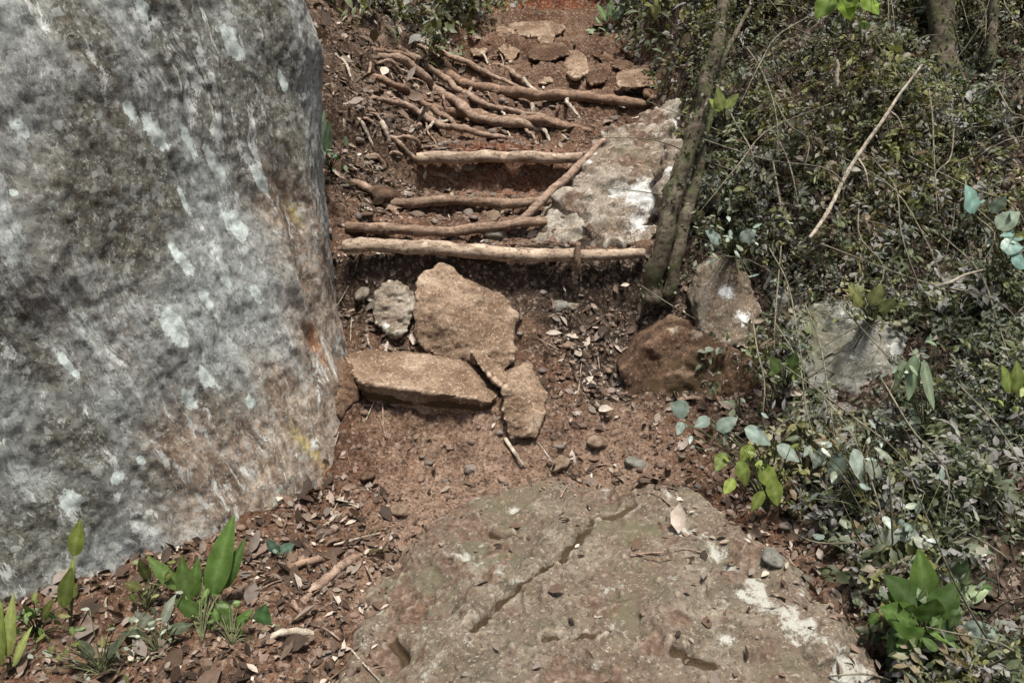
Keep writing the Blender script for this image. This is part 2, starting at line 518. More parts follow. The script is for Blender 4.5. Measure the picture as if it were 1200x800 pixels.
def ground_h(x, y):
    x = np.asarray(x, float); y = np.asarray(y, float)
    p2 = np.stack([x, y, np.zeros_like(x)], 1)
    wob = .05 * pnoise(p2 * 1.7 + 4.4) + .02 * pnoise(p2 * 6)
    near = sstep(5.6, 5.2, y)
    yy = y + wob * np.where((y > 3.5) & (y < 5.0), .25, 1.2)
    zt = np.interp(yy, TY, TZ)
    # the bank under the log lies lower and darker to the right of the stones
    zt = zt - .05 * sstep(.15, .4, x) * sstep(3.2, 3.4, y) * sstep(3.8, 3.7, y)
    wl = .10 * pnoise(p2 * 1.1 + 8.8)
    zb = np.interp(y + wl * 1.5, BY, BZ) + .12 * (np.clip(x, 0, 6) - 1.2)
    e = np.interp(y, EY, EX) + wl
    w = sstep(0, .55, x - e)
    z = zt * (1 - w) + zb * w
    el = np.interp(y, LY, LX) + wl * .5
    dl = np.clip(el - x, 0, 3)
    z = z + (.75 * dl - .1 * dl * dl) * sstep(3.4, 4.1, y)
    z = z + .045 * fbm(p2 * 2.3, 3) * sstep(.0, 1.0, np.abs(y)) + .016 * fbm(p2 * 11, 3) + .03 * (ridge(p2 * 2.8, 3) - .8) * (.35 + .65 * sstep(4.9, 5.2, y)) * sstep(3.9, 4.4, y) * sstep(14, 9, y) + .10 * fbm(p2 * .9 + 2, 2) * (w * .6 + .0)
    return z, w

def axis_coords(fine0, fine1, n, lo, hi, m=26):
    f = np.linspace(fine0, fine1, n)
    s = f[1] - f[0]
    g = np.geomspace(s, 1.0, m); g = np.cumsum(g) / np.sum(g)
    return np.concatenate([(fine0 - g * (fine0 - lo))[::-1], f, fine1 + g * (hi - fine1)])

gx = axis_coords(-2.2, 3.4, 430, -60, 60)
gy_f = np.concatenate([np.linspace(1.3, 5.3, 330), 5.3 + np.cumsum(np.geomspace(.0125, .06, 150))])
g = np.geomspace(.06, 1.0, 22); g = np.cumsum(g) / g.sum()
g2 = np.geomspace(.012, 1.0, 22); g2 = np.cumsum(g2) / g2.sum()
gy = np.concatenate([(1.3 - g2 * 61.3)[::-1], gy_f, gy_f[-1] + g * (60 - gy_f[-1])])
X, Y = np.meshgrid(gx, gy)
Z, Wb = ground_h(X.ravel(), Y.ravel())
GV = np.stack([X.ravel(), Y.ravel(), Z], 1)
nx, ny = len(gx), len(gy)
i = (np.arange(ny - 1)[:, None] * nx + np.arange(nx - 1)[None]).ravel()
GQ = np.stack([i, i + 1, i + nx + 1, i + nx], 1)
gme = mesh_from("ground", GV, None, GQ)
gn = normals(gme)
# clods and crumbs on the steep earth
GV2 = GV + gn * (.018 * ridge(GV * 8, 4, .6) * (np.abs(GV[:, 1] - 4) < 5))[:, None]
gme.vertices.foreach_set("co", GV2.astype(np.float32).ravel())
gme.update()
xx, yy, zz = GV2.T
nz = fbm(GV2 * 2.1 + 5, 3)
set_attr(gme, "red", np.clip(sstep(8.3, 8.5, yy) * sstep(.7, .4, np.abs(xx - .40)) + .55 * sstep(4.4, 4.9, yy + .2 * nz) * sstep(5.3, 5.0, yy) * sstep(.6, .3, np.abs(xx + .1)) + .12 + .4 * sstep(.3, .9, fbm(GV2 * 1.3, 2)), 0, 1))
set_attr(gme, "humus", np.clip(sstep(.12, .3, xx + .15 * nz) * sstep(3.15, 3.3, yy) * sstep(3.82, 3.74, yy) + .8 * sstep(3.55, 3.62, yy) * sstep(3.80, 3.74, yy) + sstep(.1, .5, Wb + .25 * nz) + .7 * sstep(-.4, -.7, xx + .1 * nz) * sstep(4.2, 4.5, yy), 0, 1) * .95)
set_attr(gme, "dust", np.clip(sstep(3.3, 3.0, yy + .1 * nz) * sstep(.72, .4, np.abs(xx - .05) + .15 * nz) * sstep(2.0, 2.4, yy) + .55 * sstep(.1, .5, nz) * sstep(3.8, 3.85, yy) * (1 - Wb), 0, 1) * .8)
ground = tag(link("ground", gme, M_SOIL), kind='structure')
GB = bvh_of(gme)

_hd = hit(GB, 640, 6)
_ra = np.empty(len(gme.vertices), np.float32); gme.attributes["red"].data.foreach_get("value", _ra)
_rn = .12 * fbm(GV2 * 2 + 3, 2)
_dx = np.abs(xx - _hd[0]) + _rn; _dy = yy - _hd[1] + _rn
_rm = sstep(.42, .28, _dx) * sstep(-.28, -.1, _dy)
gme.attributes["red"].data.foreach_set("value", np.maximum(_ra * (1 - _rm), 1.6 * _rm).astype(np.float32))

def gpt(px, py, lift=0.0):
    p = hit(GB, px, py)
    return p + np.array([0, -lift * .4, lift])

def on_ground(x, y):
    h = GB.ray_cast(Vector((x, y, 40)), Vector((0, 0, -1)))
    return np.array(h[0]), np.array(h[1])

# ---------------------------------------------------------------- the great boulder on the left
def build_wall():
    # plan outline, ordered along the face: far left, across the face, round the right corner, and back
    plan = np.array([[-5.2, 1.2], [-3.6, 1.1], [-2.4, 1.62], [-1.75, 2.08], [-1.25, 2.52], [-.93, 2.86], [-.76, 3.08], [-.70, 3.28], [-.76, 3.55], [-.98, 4.1], [-1.5, 5.0], [-2.6, 5.9], [-4.0, 5.8], [-5.4, 4.4], [-5.9, 2.6]])
    m = len(plan)
    P = np.vstack([plan[-1], plan, plan[0], plan[1]])
    dens = np.array([8, 16, 60, 80, 70, 50, 40, 40, 45, 40, 16, 8, 6, 6, 6])
    us = []
    for k in range(m):
        f = np.linspace(0, 1, dens[k], endpoint=False)[:, None]
        a, b, c, d = P[k], P[k + 1], P[k + 2], P[k + 3]
        us.append(.5 * ((2 * b) + (c - a) * f + (2 * a - 5 * b + 4 * c - d) * f ** 2 + (3 * b - a - 3 * c + d) * f ** 3))
    U = np.vstack(us)
    zs = np.concatenate([np.linspace(-.5, 2.55, 290), np.linspace(2.57, 5.05, 56)])
    cen = np.array([-3.2, 3.6])
    n = len(U)
    V = []
    for z in zs:
        t = max(0, (z - 2.9) / 2.2)
        sc_ = math.sqrt(max(0.0008, 1 - t * t)) if t > 0 else 1
        lean = .985 - .016 * max(0, z - .9) ** 1.25
        foot = 1 + .004 * math.exp(-((z - .15) / .3) ** 2)
        V.append(np.column_stack([cen + (U - cen) * sc_ * lean * foot, np.full(n, z)]))
    V = np.vstack(V)
    top = np.array([[cen[0], cen[1], 5.08]])
    i = np.arange(len(zs) - 1)[:, None] * n
    j = np.arange(n)[None]
    jn = (j + 1) % n
    Q = np.stack([i + j, i + jn, i + n + jn, i + n + j], -1).reshape(-1, 4)
    o = (len(zs) - 1) * n
    T = np.stack([np.full(n, len(V)), o + np.arange(n), o + (np.arange(n) + 1) % n], 1)
    V = np.vstack([V, top])
    me = mesh_from("boulder", V, T, Q)
    nn = normals(me)
    # slanting flutes: shear so that noise runs down to the right
    q = V.copy()
    a_ = V[:, 0] * .78 + V[:, 1] * .62
    th = math.radians(16)
    across = a_ * math.cos(th) + V[:, 2] * math.sin(th) + .06 * fbm(V * 1.5 + 3, 3)
    along = a_ * math.sin(th) - V[:, 2] * math.cos(th)
    fl = np.stack([across * 5, along * .9, a_ * .2], 1)
    d = .075 * fbm(V * .8, 3) + .016 * ridge(fl, 3, .5) + .010 * fbm(fl * 2.2, 4, .6) + .007 * fbm(V * 7, 3, .5) + .004 * fbm(V * 30, 2, .6)
    # bulging toe at the lower right corner
    toe = np.exp(-(((V[:, 0] + .86) / .28) ** 2 + ((V[:, 2] - .22) / .26) ** 2))
    toe2 = np.exp(-(((V[:, 0] + .80) / .24) ** 2 + ((V[:, 2] - .02) / .2) ** 2))
    d += (.025 * toe + .06 * toe2) * (V[:, 1] < 3.5)
    V2 = V + nn * d[:, None]
    me.vertices.foreach_set("co", V2.astype(np.float32).ravel())
    me.update()
    fa = me.attributes.new("flow", 'FLOAT_VECTOR', 'POINT')
    fa.data.foreach_set("vector", np.stack([across, along, a_ * 0], 1).astype(np.float32).ravel())
    return me, V2

wme, WV = build_wall()
WB = bvh_of(wme)
DOWN = np.array([.35, .28, -.89])                      # the way the weathering runs
DOWN /= np.linalg.norm(DOWN)

def wall_mask(spots):
    out = np.zeros(len(WV))
    for px, py, w, l in spots:
        p = hit(WB, px, py)
        if p is None: continue
        k = p[1] / FPX
        v = WV - p
        s = v @ DOWN
        t = np.sqrt(np.maximum(0, (v ** 2).sum(1) - s * s))
        out = np.maximum(out, np.exp(-((t / (w * k)) ** 2 + (s / (l * 1.25 * k)) ** 2)))
    return out

LICH = [(275, 263, 15, 26), (203, 382, 17, 34), (213, 305, 9, 26), (240, 442, 12, 18), (222, 468, 10, 18), (185, 158, 14, 26), (250, 190, 9, 30), (218, 160, 9, 30),
        (306, 212, 9, 26), (270, 48, 11, 26), (166, 8, 12, 20), (242, 350, 9, 20), (84, 586, 18, 18), (138, 560, 13, 10), (24, 150, 10, 14), (152, 130, 9, 16), (292, 470, 9, 11), (215, 235, 7, 30), (16, 226, 6, 7), (300, 345, 8, 18), (330, 95, 7, 14), (78, 425, 8, 26), (165, 540, 7, 8), (265, 330, 6, 14)]
set_attr(wme, "lichen", wall_mask(LICH))
set_attr(wme, "algae", np.clip(wall_mask([(140, 185, 60, 75), (150, 250, 60, 60), (230, 60, 50, 90), (300, 150, 55, 80), (215, 530, 60, 50), (255, 500, 40, 50), (20, 400, 30, 80), (60, 620, 90, 40), (310, 30, 40, 60), (120, 250, 50, 70), (170, 220, 50, 60), (90, 520, 40, 50), (10, 640, 50, 60), (330, 130, 40, 60), (100, 40, 25, 60)]) * 1.7, 0, 1))
set_attr(wme, "warm", np.clip(wall_mask([(355, 265, 34, 60), (375, 330, 40, 80), (380, 420, 36, 70), (355, 520, 50, 60), (370, 580, 50, 45), (330, 560, 50, 45), (290, 585, 40, 30), (325, 240, 25, 30), (390, 250, 26, 60), (340, 470, 30, 50), (395, 360, 40, 90), (385, 500, 40, 60), (300, 540, 60, 55), (250, 575, 60, 35), (225, 525, 45, 45), (330, 590, 50, 40)]) * 1.6, 0, 1))
set_attr(wme, "rust", np.clip(wall_mask([(371, 408, 7, 18), (388, 560, 6, 22), (365, 385, 6, 14)]) * .8, 0, 1))
set_attr(wme, "yellow", np.clip(wall_mask([(352, 515, 7, 16), (366, 528, 6, 22), (345, 250, 5, 12)]) * .75, 0, 1))
tag(link("boulder", wme, M_WALL), "huge grey streaked boulder face with mint white lichen blots, left of the steps", "boulder")

# ---------------------------------------------------------------- stones
def finish_stone(name, pts, mat, voxel=.01, smooth=3, amp=.008, freq=9, lich=None, crack=None, parent=None, seed=0, fine=.003, stain_and_shade=None, terrace=.005, tf=.75):
    bm = bmesh.new()
    for p in pts: bm.verts.new(tuple(p))
    r = bmesh.ops.convex_hull(bm, input=bm.verts)
    junk = [g for g in r["geom_interior"] if isinstance(g, bmesh.types.BMVert)]
    if junk: bmesh.ops.delete(bm, geom=junk, context='VERTS')
    bmesh.ops.recalc_face_normals(bm, faces=bm.faces)
    me = bpy.data.meshes.new(name); bm.to_mesh(me); bm.free()
    o = bpy.data.objects.new(name, me); C.objects.link(o)
    md = o.modifiers.new("r", 'REMESH'); md.mode = 'VOXEL'; md.voxel_size = voxel
    me2 = bpy.data.meshes.new_from_object(o.evaluated_get(bpy.context.evaluated_depsgraph_get()))
    bpy.data.objects.remove(o); bpy.data.meshes.remove(me)
    me2.name = name
    V = coords(me2)
    E = np.empty(len(me2.edges) * 2, np.int32); me2.edges.foreach_get("vertices", E); E = E.reshape(-1, 2)
    deg = np.bincount(E.ravel(), minlength=len(V))[:, None]
    for _ in range(smooth):
        A = np.zeros_like(V)
        np.add.at(A, E[:, 0], V[E[:, 1]]); np.add.at(A, E[:, 1], V[E[:, 0]])
        V = .4 * V + .6 * A / deg
    me2.vertices.foreach_set("co", V.astype(np.float32).ravel()); me2.update()
    nn = normals(me2)
    q = V + seed * 7.7
    d = amp * (fbm(q * freq, 4, .55) + .5 * ridge(q * freq * .55, 3)) + fine * fbm(q * 55, 2)
    tq = fbm(q * (freq * tf) * np.array([1, 1, 1.6]) + 40, 4, .55) * 2.6          # chipped, layered breaks
    d += terrace * (np.floor(tq) + sstep(.75, 1.0, tq - np.floor(tq)))
    crk = np.zeros(len(V))
    if crack is not None:
        for (path, w, dep) in crack:
            pts_c = catmull(np.array(path), 40)
            pts_c = pts_c + .012 * np.stack([pnoise(pts_c * 22), pnoise(pts_c * 22 + 9), 0 * pts_c[:, 0]], 1)
            dist = np.full(len(V), 9.0)
            for p in pts_c: dist = np.minimum(dist, (((V - p) * np.array([1, 1, .12])) ** 2).sum(1))
            ww = max(w, .012); e_ = np.exp(-dist / (ww * ww)); d -= 2.2 * dep * e_; crk = np.maximum(crk, e_)
    V = V + nn * d[:, None]
    me2.vertices.foreach_set("co", V.astype(np.float32).ravel())
    me2.polygons.foreach_set("use_smooth", np.ones(len(me2.polygons), bool))
    me2.update()
    if lich:
        a = np.zeros(len(V))
        for p, w in lich: a = np.maximum(a, np.exp(-((V - p) ** 2).sum(1) / (w * w)))
        set_attr(me2, "lichen", a)
    if crack is not None: set_attr(me2, "stain_and_shade", crk * 1.6)
    if stain_and_shade:
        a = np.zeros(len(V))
        for p, w in stain_and_shade: a = np.maximum(a, np.exp(-((V - p) ** 2).sum(1) / (w * w)))
        set_attr(me2, "stain_and_shade", a)
    return link(name, me2, mat, parent)

def px_stone(name, label, pts, depth, mat, cat="stone", group=None, shrink=.85, drop=0.0, lich=None, stain_and_shade=None, **k):
    F = [at(*p) for p in pts]
    c = np.mean(F, 0)
    B = [c + (p - c) * shrink + np.array([0, depth, -drop]) for p in F]
    lp = [(at(a, b, y), w) for a, b, y, w in (lich or [])]
    o = finish_stone(name, F + B, mat, lich=lp, stain_and_shade=[(at(a, b, y), w) for a, b, y, w in (stain_and_shade or [])], **k)
    return tag(o, label, cat, group)

# upper tan block
px_stone("stone", "big tan upright block under the lowest log, topmost of the stacked stones",
         [(484, 345, 3.50), (492, 322, 3.60), (516, 312, 3.66), (550, 332, 3.60), (586, 345, 3.60), (605, 370, 3.52), (603, 420, 3.40), (588, 440, 3.36), (544, 412, 3.40), (500, 414, 3.42), (487, 394, 3.46)],
         .3, M_TAN, shrink=.95, drop=.05, voxel=.009, amp=.010, seed=1)
# flat overhanging slab
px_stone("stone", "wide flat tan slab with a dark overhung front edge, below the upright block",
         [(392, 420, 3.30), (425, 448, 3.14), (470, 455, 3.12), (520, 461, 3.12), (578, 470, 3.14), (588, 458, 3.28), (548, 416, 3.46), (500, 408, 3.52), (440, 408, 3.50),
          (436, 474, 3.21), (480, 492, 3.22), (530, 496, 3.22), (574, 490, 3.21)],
         .12, M_TAN, shrink=.9, drop=.03, voxel=.008, smooth=2, amp=.008, seed=2, stain_and_shade=[(a, 455 + (a - 430) * .1 + k, 3.145 + .0045 * k, .034) for a in range(428, 590, 6) for k in (7, 15, 24)])  # brown broken face, with the overhang's shade painted in
px_stone("stone", "upright tan block at the right end of the flat slab, over a small dark recess",
         [(590, 455, 3.16), (604, 438, 3.26), (620, 434, 3.30), (642, 462, 3.22), (637, 490, 3.14), (628, 513, 3.10), (597, 515, 3.09), (588, 480, 3.12)],
         .2, M_TAN, shrink=.9, voxel=.008, amp=.008, seed=3)
px_stone("stone", "narrow tan wedge stone jammed between the upright block and the flat slab",
         [(548, 410, 3.36), (568, 416, 3.38), (592, 438, 3.34), (600, 452, 3.26), (585, 452, 3.22), (562, 430, 3.28)],
         .12, M_TAN, shrink=.8, drop=.04, voxel=.007, amp=.005, seed=4)
px_stone("stone", "pale knobbly stone left of the upright tan block",
         [(438, 345, 3.60), (455, 332, 3.62), (475, 340, 3.60), (484, 362, 3.56), (478, 388, 3.50), (458, 396, 3.48), (440, 378, 3.52)],
         .15, M_PALE, shrink=.85, voxel=.007, amp=.018, freq=14, seed=5)
px_stone("stone", "dark brown stone wedged in the gap between boulder and flat slab",
         [(384, 430, 3.20), (402, 418, 3.26), (424, 440, 3.22), (418, 470, 3.18), (400, 492, 3.12), (386, 480, 3.12)],
         .15, M_BROWN, shrink=.85, voxel=.008, amp=.01, seed=6)
# pale lichen outcrop right of the steps
px_stone("outcrop", "pale lichen covered outcrop right of the log steps, behind the leaning trunk",
         [(640, 283, 3.98), (665, 240, 4.05), (690, 205, 4.25), (720, 170, 4.5), (760, 134, 4.7), (800, 130, 4.7), (818, 165, 4.45), (806, 230, 4.1), (785, 284, 3.88), (720, 288, 3.86)],
         
         .5, M_PALE, cat="rock", shrink=.95, drop=.05, voxel=.012, smooth=2, amp=.045, freq=3.2, seed=7, fine=.006, terrace=.026, tf=.9, lich=[(752, 232, 4.1, .12), (718, 228, 4.15, .08), (748, 265, 4.0, .09), (700, 255, 4.05, .07), (790, 150, 4.6, .08)])
_oc = [o for o in C.objects if o.name.startswith("outcrop")][-1]
_v = coords(_oc.data); _n = fbm(_v * 4 + 8, 4, .6)
set_attr(_oc.data, "earth", np.clip(sstep(.0, .5, _n + .9 * (_v[:, 2] - 1.25)), 0, 1))
px_stone("rock", "knobbly brown rock lodged under the lower left corner of the pale outcrop",
         [(628, 284, 3.92), (632, 262, 3.96), (652, 246, 4.0), (676, 250, 3.98), (684, 272, 3.9), (676, 288, 3.86)], .25, M_PALE, cat="rock", shrink=.9, voxel=.011, amp=.03, freq=8, seed=71)
px_stone("rock", "small lichened rock leaning on the right flank of the pale outcrop, behind the tree",
         [(776, 250, 3.86), (778, 200, 3.96), (796, 168, 4.05), (816, 190, 4.0), (818, 250, 3.86)], .25, M_PALE, cat="rock", shrink=.9, voxel=.012, amp=.03, freq=7, seed=72)
# rock with the brown underside at the right
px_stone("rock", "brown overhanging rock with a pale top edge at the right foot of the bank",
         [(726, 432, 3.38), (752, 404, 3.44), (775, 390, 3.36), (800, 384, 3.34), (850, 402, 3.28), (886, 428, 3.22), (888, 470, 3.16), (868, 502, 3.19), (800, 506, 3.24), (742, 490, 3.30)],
         .4, M_BROWN, cat="rock", shrink=.95, voxel=.011, smooth=1, amp=.012, seed=8, stain_and_shade=[(a, b, 3.27, .06) for a in (765, 790, 815, 840, 862) for b in (425, 450, 475)], lich=[(790, 388, 3.36, .03), (815, 392, 3.34, .035)])  # shade of the overhung front painted over the brown
px_stone("rock", "pale pointed rock with a white streak behind the brown overhanging rock",
         [(822, 395, 3.36), (815, 345, 3.5), (832, 308, 3.6), (852, 298, 3.6), (880, 330, 3.52), (893, 370, 3.44), (886, 412, 3.34), (850, 404, 3.32)],
         .35, M_PALE, cat="rock", shrink=.9, voxel=.011, amp=.016, seed=9, lich=[(850, 345, 3.5, .05), (868, 375, 3.42, .05)])
px_stone("rock", "blunt grey rock covered in lichen amid the thicket on the right bank",
         [(935, 420, 3.14), (930, 385, 3.24), (955, 362, 3.34), (990, 355, 3.36), (1030, 372, 3.28), (1062, 395, 3.2), (1058, 430, 3.1), (1020, 470, 3.02), (960, 470, 3.04)],
         .35, M_GREY, cat="rock", shrink=.9, voxel=.011, amp=.018, seed=10, lich=[(1000, 375, 3.3, .07), (1050, 410, 3.14, .04)])
px_stone("rock", "grey buried rock half hidden by leaves in the bottom right bank",
         [(900, 340, 3.5), (930, 325, 3.55), (950, 345, 3.5), (945, 375, 3.4), (915, 382, 3.4)], .2, M_GREY, cat="rock", voxel=.012, amp=.015, seed=11)
def rubble(label, poly, mt, group=None, k=.012, lift=0.0, seed=0):
    bx = np.mean([p[0] for p in poly]); by = max(p[1] for p in poly)
    d0 = gpt(bx, by - 2)[1] - RNG.uniform(.03, .13)
    px_stone("stone", label, [(a, b, d0 + (by - b) * k) for a, b in poly], .28, mt, group=group, shrink=.9, drop=-.04, voxel=.013, amp=.016, freq=7, seed=seed)
for n_, (lab, P_, mt) in enumerate([
    ("flat pale stone forming the highest step under the red earth", [(596, 30), (640, 26), (662, 34), (650, 46), (598, 42)], M_TAN),
    ("tan step stone with a dark underside, second from the red earth", [(622, 54), (660, 52), (668, 64), (640, 74), (618, 68)], M_BROWN),
    ("pale rounded stone at the right of the upper steps", [(662, 62), (682, 62), (692, 84), (676, 94), (660, 84)], M_TAN),
    ("dark block beneath the right side of the upper steps", [(690, 40), (742, 42), (748, 66), (712, 74), (690, 64)], M_BROWN),
    ("long tan stone lying at the right end of the upper root steps", [(722, 90), (770, 76), (800, 70), (804, 86), (764, 102), (724, 106)], M_TAN),
    ("pale stone beside the left edge of the upper steps", [(584, 30), (600, 36), (610, 62), (598, 76), (582, 56)], M_TAN),
    ("pale flat stone among leaves on the upper left bank", [(486, 30), (512, 28), (514, 44), (500, 52), (486, 46)], M_PALE)]):
    rubble(lab, P_, mt, seed=n_ + 40)
for n_, (x_, y_, w_, h_0) in enumerate([(640, 92, 34, 18), (612, 84, 28, 20), (700, 92, 30, 18), (640, 46, 26, 14), (704, 24, 30, 16), (745, 58, 34, 20), (560, 60, 22, 16), (770, 110, 30, 16), (730, 78, 26, 14)]):
    a_ = [RNG.uniform(.7, 1.1) for _ in range(6)]
    rubble("broken earth-brown stone in the tumbled rubble of the upper steps", [(x_ + w_ * .5 * math.cos(t) * a_[q], y_ + h_0 * .5 * math.sin(t) * a_[q]) for q, t in enumerate(np.linspace(0, 5.3, 6))], [M_TAN, M_BROWN, M_BROWN][n_ % 3], "rubble of the upper steps", seed=n_ + 60)

# foreground outcrop, sunk into the path
out_px = [(424, 740), (440, 690), (470, 640), (520, 600), (590, 578), (640, 566), (720, 584), (790, 606), (850, 650), (925, 705), (1010, 775), (1050, 860), (980, 1000), (700, 1050), (430, 960), (405, 820)]
base = [gpt(a, b) for a, b in out_px]
pts = [p + np.array([0, 0, -.15]) for p in base] + [p + np.array([0, 0, .0]) for p in base]
for a, b, l in [(520, 640, .075), (600, 620, .10), (660, 600, .085), (760, 640, .13), (830, 690, .15), (900, 725, .23), (960, 772, .22), (800, 628, .17), (850, 668, .21), (640, 700, .125), (560, 740, .10), (480, 720, .07), (700, 790, .15), (850, 850, .16), (600, 860, .12)]:
    pts.append(gpt(a, b, 0) + np.array([0, 0, l * .85]))
slab0 = finish_stone("tmp", pts, M_SLAB, voxel=.02, smooth=1, amp=0)
SB = bvh_of(slab0.data)
h_ = lambda a, b: hit(SB, a, b) if hit(SB, a, b) is not None else gpt(a, b)
cr = [([h_(700, 615), h_(682, 632), h_(668, 645), h_(655, 662), h_(640, 680), h_(612, 694), h_(588, 706), h_(575, 726), h_(558, 748)], .011, .024), ([h_(578, 626), h_(598, 625), h_(616, 628)], .014, .026),
      ([h_(700, 615), h_(720, 610), h_(740, 602)], .010, .008), ([h_(790, 768), h_(815, 778), h_(835, 782)], .012, .012), ([h_(462, 748), h_(470, 764), h_(477, 772)], .013, .02), ([h_(640, 757), h_(668, 762), h_(700, 763)], .011, .014)]
lc = [(h_(a, b), w) for a, b, w in [(625, 660, .02), (602, 600, .03), (705, 580, .04), (640, 760, .03), (740, 590, .03), (430, 760, .03), (680, 700, .02), (760, 680, .02), (850, 750, .03)]]
for t in np.linspace(0, 1, 26):                           # pale crust along the ridge on its right side
    for o_, w_ in ((0, .026), (-16, .018), (14, .016)):
        a_, b_ = 795 + t * 205 + RNG.uniform(-5, 5), 612 + t * 178 - o_ + RNG.uniform(-5, 5)
        if o_ == 0 or RNG.uniform() < .25 + .5 * t: lc.append((h_(a_, b_), w_ * (1 + .9 * t)))
bpy.data.objects.remove(slab0)
slab = finish_stone("outcrop", pts, M_SLAB, voxel=.008, smooth=3, amp=.024, freq=4.6, lich=lc, crack=cr, seed=12, fine=.005, terrace=.017, tf=.62)
_v = coords(slab.data)
_gz, _ = ground_h(_v[:, 0], _v[:, 1])
_n = fbm(_v * 5 + 3, 4, .6)
set_attr(slab.data, "earth", np.clip(sstep(.075, .015, _v[:, 2] - _gz + .05 * _n) + .8 * sstep(-.05, -.35, _v[:, 0] + .2 * _n) * sstep(2.2, 2.6, _v[:, 1]) + .7 * sstep(.15, .55, _n), 0, 1))
tag(slab, "broad cracked grey outcrop worn flush with the path in the foreground", "rock")
SLB = bvh_of(slab.data)

def surf(px, py):
    """nearest of path and outcrop"""
    a, b = hit(GB, px, py), hit(SLB, px, py)
    if a is None: return b
    if b is None: return a
    return a if a[1] < b[1] else b

# loose small stones on the path
def pebble_mesh(seed, r=1.0):
    bm = bmesh.new()
    bmesh.ops.create_icosphere(bm, subdivisions=3, radius=1)
    V = np.array([v.co[:] for v in bm.verts])
    V = V * np.array([1.25, .95, .65])
    V = V * (1 + .22 * fbm(V * 1.2 + seed * 9.9, 3))[:, None]
    for v, c in zip(bm.verts, V): v.co = c * r
    me = bpy.data.meshes.new("stone"); bm.to_mesh(me); bm.free()
    for p in me.polygons: p.use_smooth = True
    return me

for k, (px, py, w, lab, mt) in enumerate([
    (452, 232, 16, "fist sized brown stone on the left end of the second log step", M_BROWN),
    (655, 360, 10, "small grey stone in the dark leaf litter right of the upright block", M_GREY),
    (668, 362, 9, "small pale stone in the dark leaf litter below the log", M_PALE),
    (655, 545, 12, "tan pebble on the path right of the small recess", M_TAN),
    (700, 520, 13, "flat tan stone on the path left of the brown rock", M_TAN),
    (745, 545, 12, "grey pebble among leaves at the right edge of the path", M_GREY),
    (470, 600, 12, "rounded tan pebble at the left head of the foreground outcrop", M_TAN),
    (430, 560, 11, "brown pebble at the toe of the great boulder", M_BROWN),
    (578, 255, 9, "small stone lodged behind the curved log", M_TAN),
    (582, 279, 13, "pale stone lying on top of the lowest log", M_PALE),
    (650, 275, 14, "dark stone packed under the pale outcrop", M_BROWN),
    (425, 345, 10, "pale pebble beside the boulder under the lowest log", M_PALE),
    (905, 655, 14, "grey stone on the litter right of the foreground outcrop", M_GREY)]):
    p = surf(px, py)
    o = link("stone", pebble_mesh(k), mt)
    s = w * p[1] / FPX
    o.scale = (s, s, s); o.location = p + np.array([0, 0, s * .2]); o.rotation_euler = (random.uniform(-.4, .4), random.uniform(-.4, .4), random.uniform(0, 6))
    tag(o, lab, "stone")

# ---------------------------------------------------------------- log steps
def log(label, p0, p1, r, mat, seed, sag=0.0, mid=None):
    a, b = at(*p0), at(*p1)
    m = (a + b) / 2 + np.array([0, 0, -sag]) if mid is None else at(*mid)
    q = a + (b - a) * .25 + np.array([0, .01, .006]); q2 = a + (b - a) * .75 + np.array([0, -.01, -.004])
    if mid is not None: q = (a + m) / 2; q2 = (b + m) / 2
    o = tube("log", [a, q, m, q2, b], [r * 1.1, r * 1.25, r * 1.15, r * 1.2, r * 1.05], mat, sides=20, rough=.24, seed=seed, wob=.016)
    return tag(o, label, "log", "log edged steps")

log("pale straight log along the lowest and longest step", (402, 289, 3.68), (674, 298, 3.68), .028, M_LOG, 1)
tag(tube("log", [at(680, 299, 3.68), at(715, 298, 3.69), at(756, 297, 3.7)], [.025, .026, .023], M_LOG, sides=18, rough=.16, seed=11, wob=.006), "short pale log piece at the right end of the lowest step", "log", "log edged steps")
tag(tube("stake", [at(677, 284, 3.64), at(677, 306, 3.64), at(678, 320, 3.66)], [.014, .015, .014], M_LOGD, sides=12, rough=.15, seed=5), "short dark stake pegging the lowest log", "stake")
log("curved brown log on the second step, just above the longest log", (404, 266, 3.94), (640, 258, 3.95), .022, M_LOGD, 2, mid=(510, 272, 3.94))
log("brown log on the third step, framed by slanting roots", (458, 239, 4.35), (648, 236, 4.36), .023, M_LOGD, 3)
log("pale split log with black gap beneath, highest of the straight logs", (490, 186, 4.76), (684, 184, 4.76), .029, M_LOG, 4)

# ---------------------------------------------------------------- roots
def root(label, px, r, mat, lift=.01, group="roots crossing the steps", seed=0, wob=.012, name="tree_root"):
    P_ = [gpt(a, b, lift) for a, b in px]
    P_[0] = P_[0] + np.array([0, .03, -.05]); P_[-1] = P_[-1] + np.array([0, .03, -.05])
    rr = [r * .8] + [r] * (len(P_) - 2) + [r * .55]
    o = tube(name, P_, rr, mat, sides=12, rough=.38, seed=seed, wob=wob * 1.8)
    return tag(o, label, "root" if name != "twig" else "twig", group)

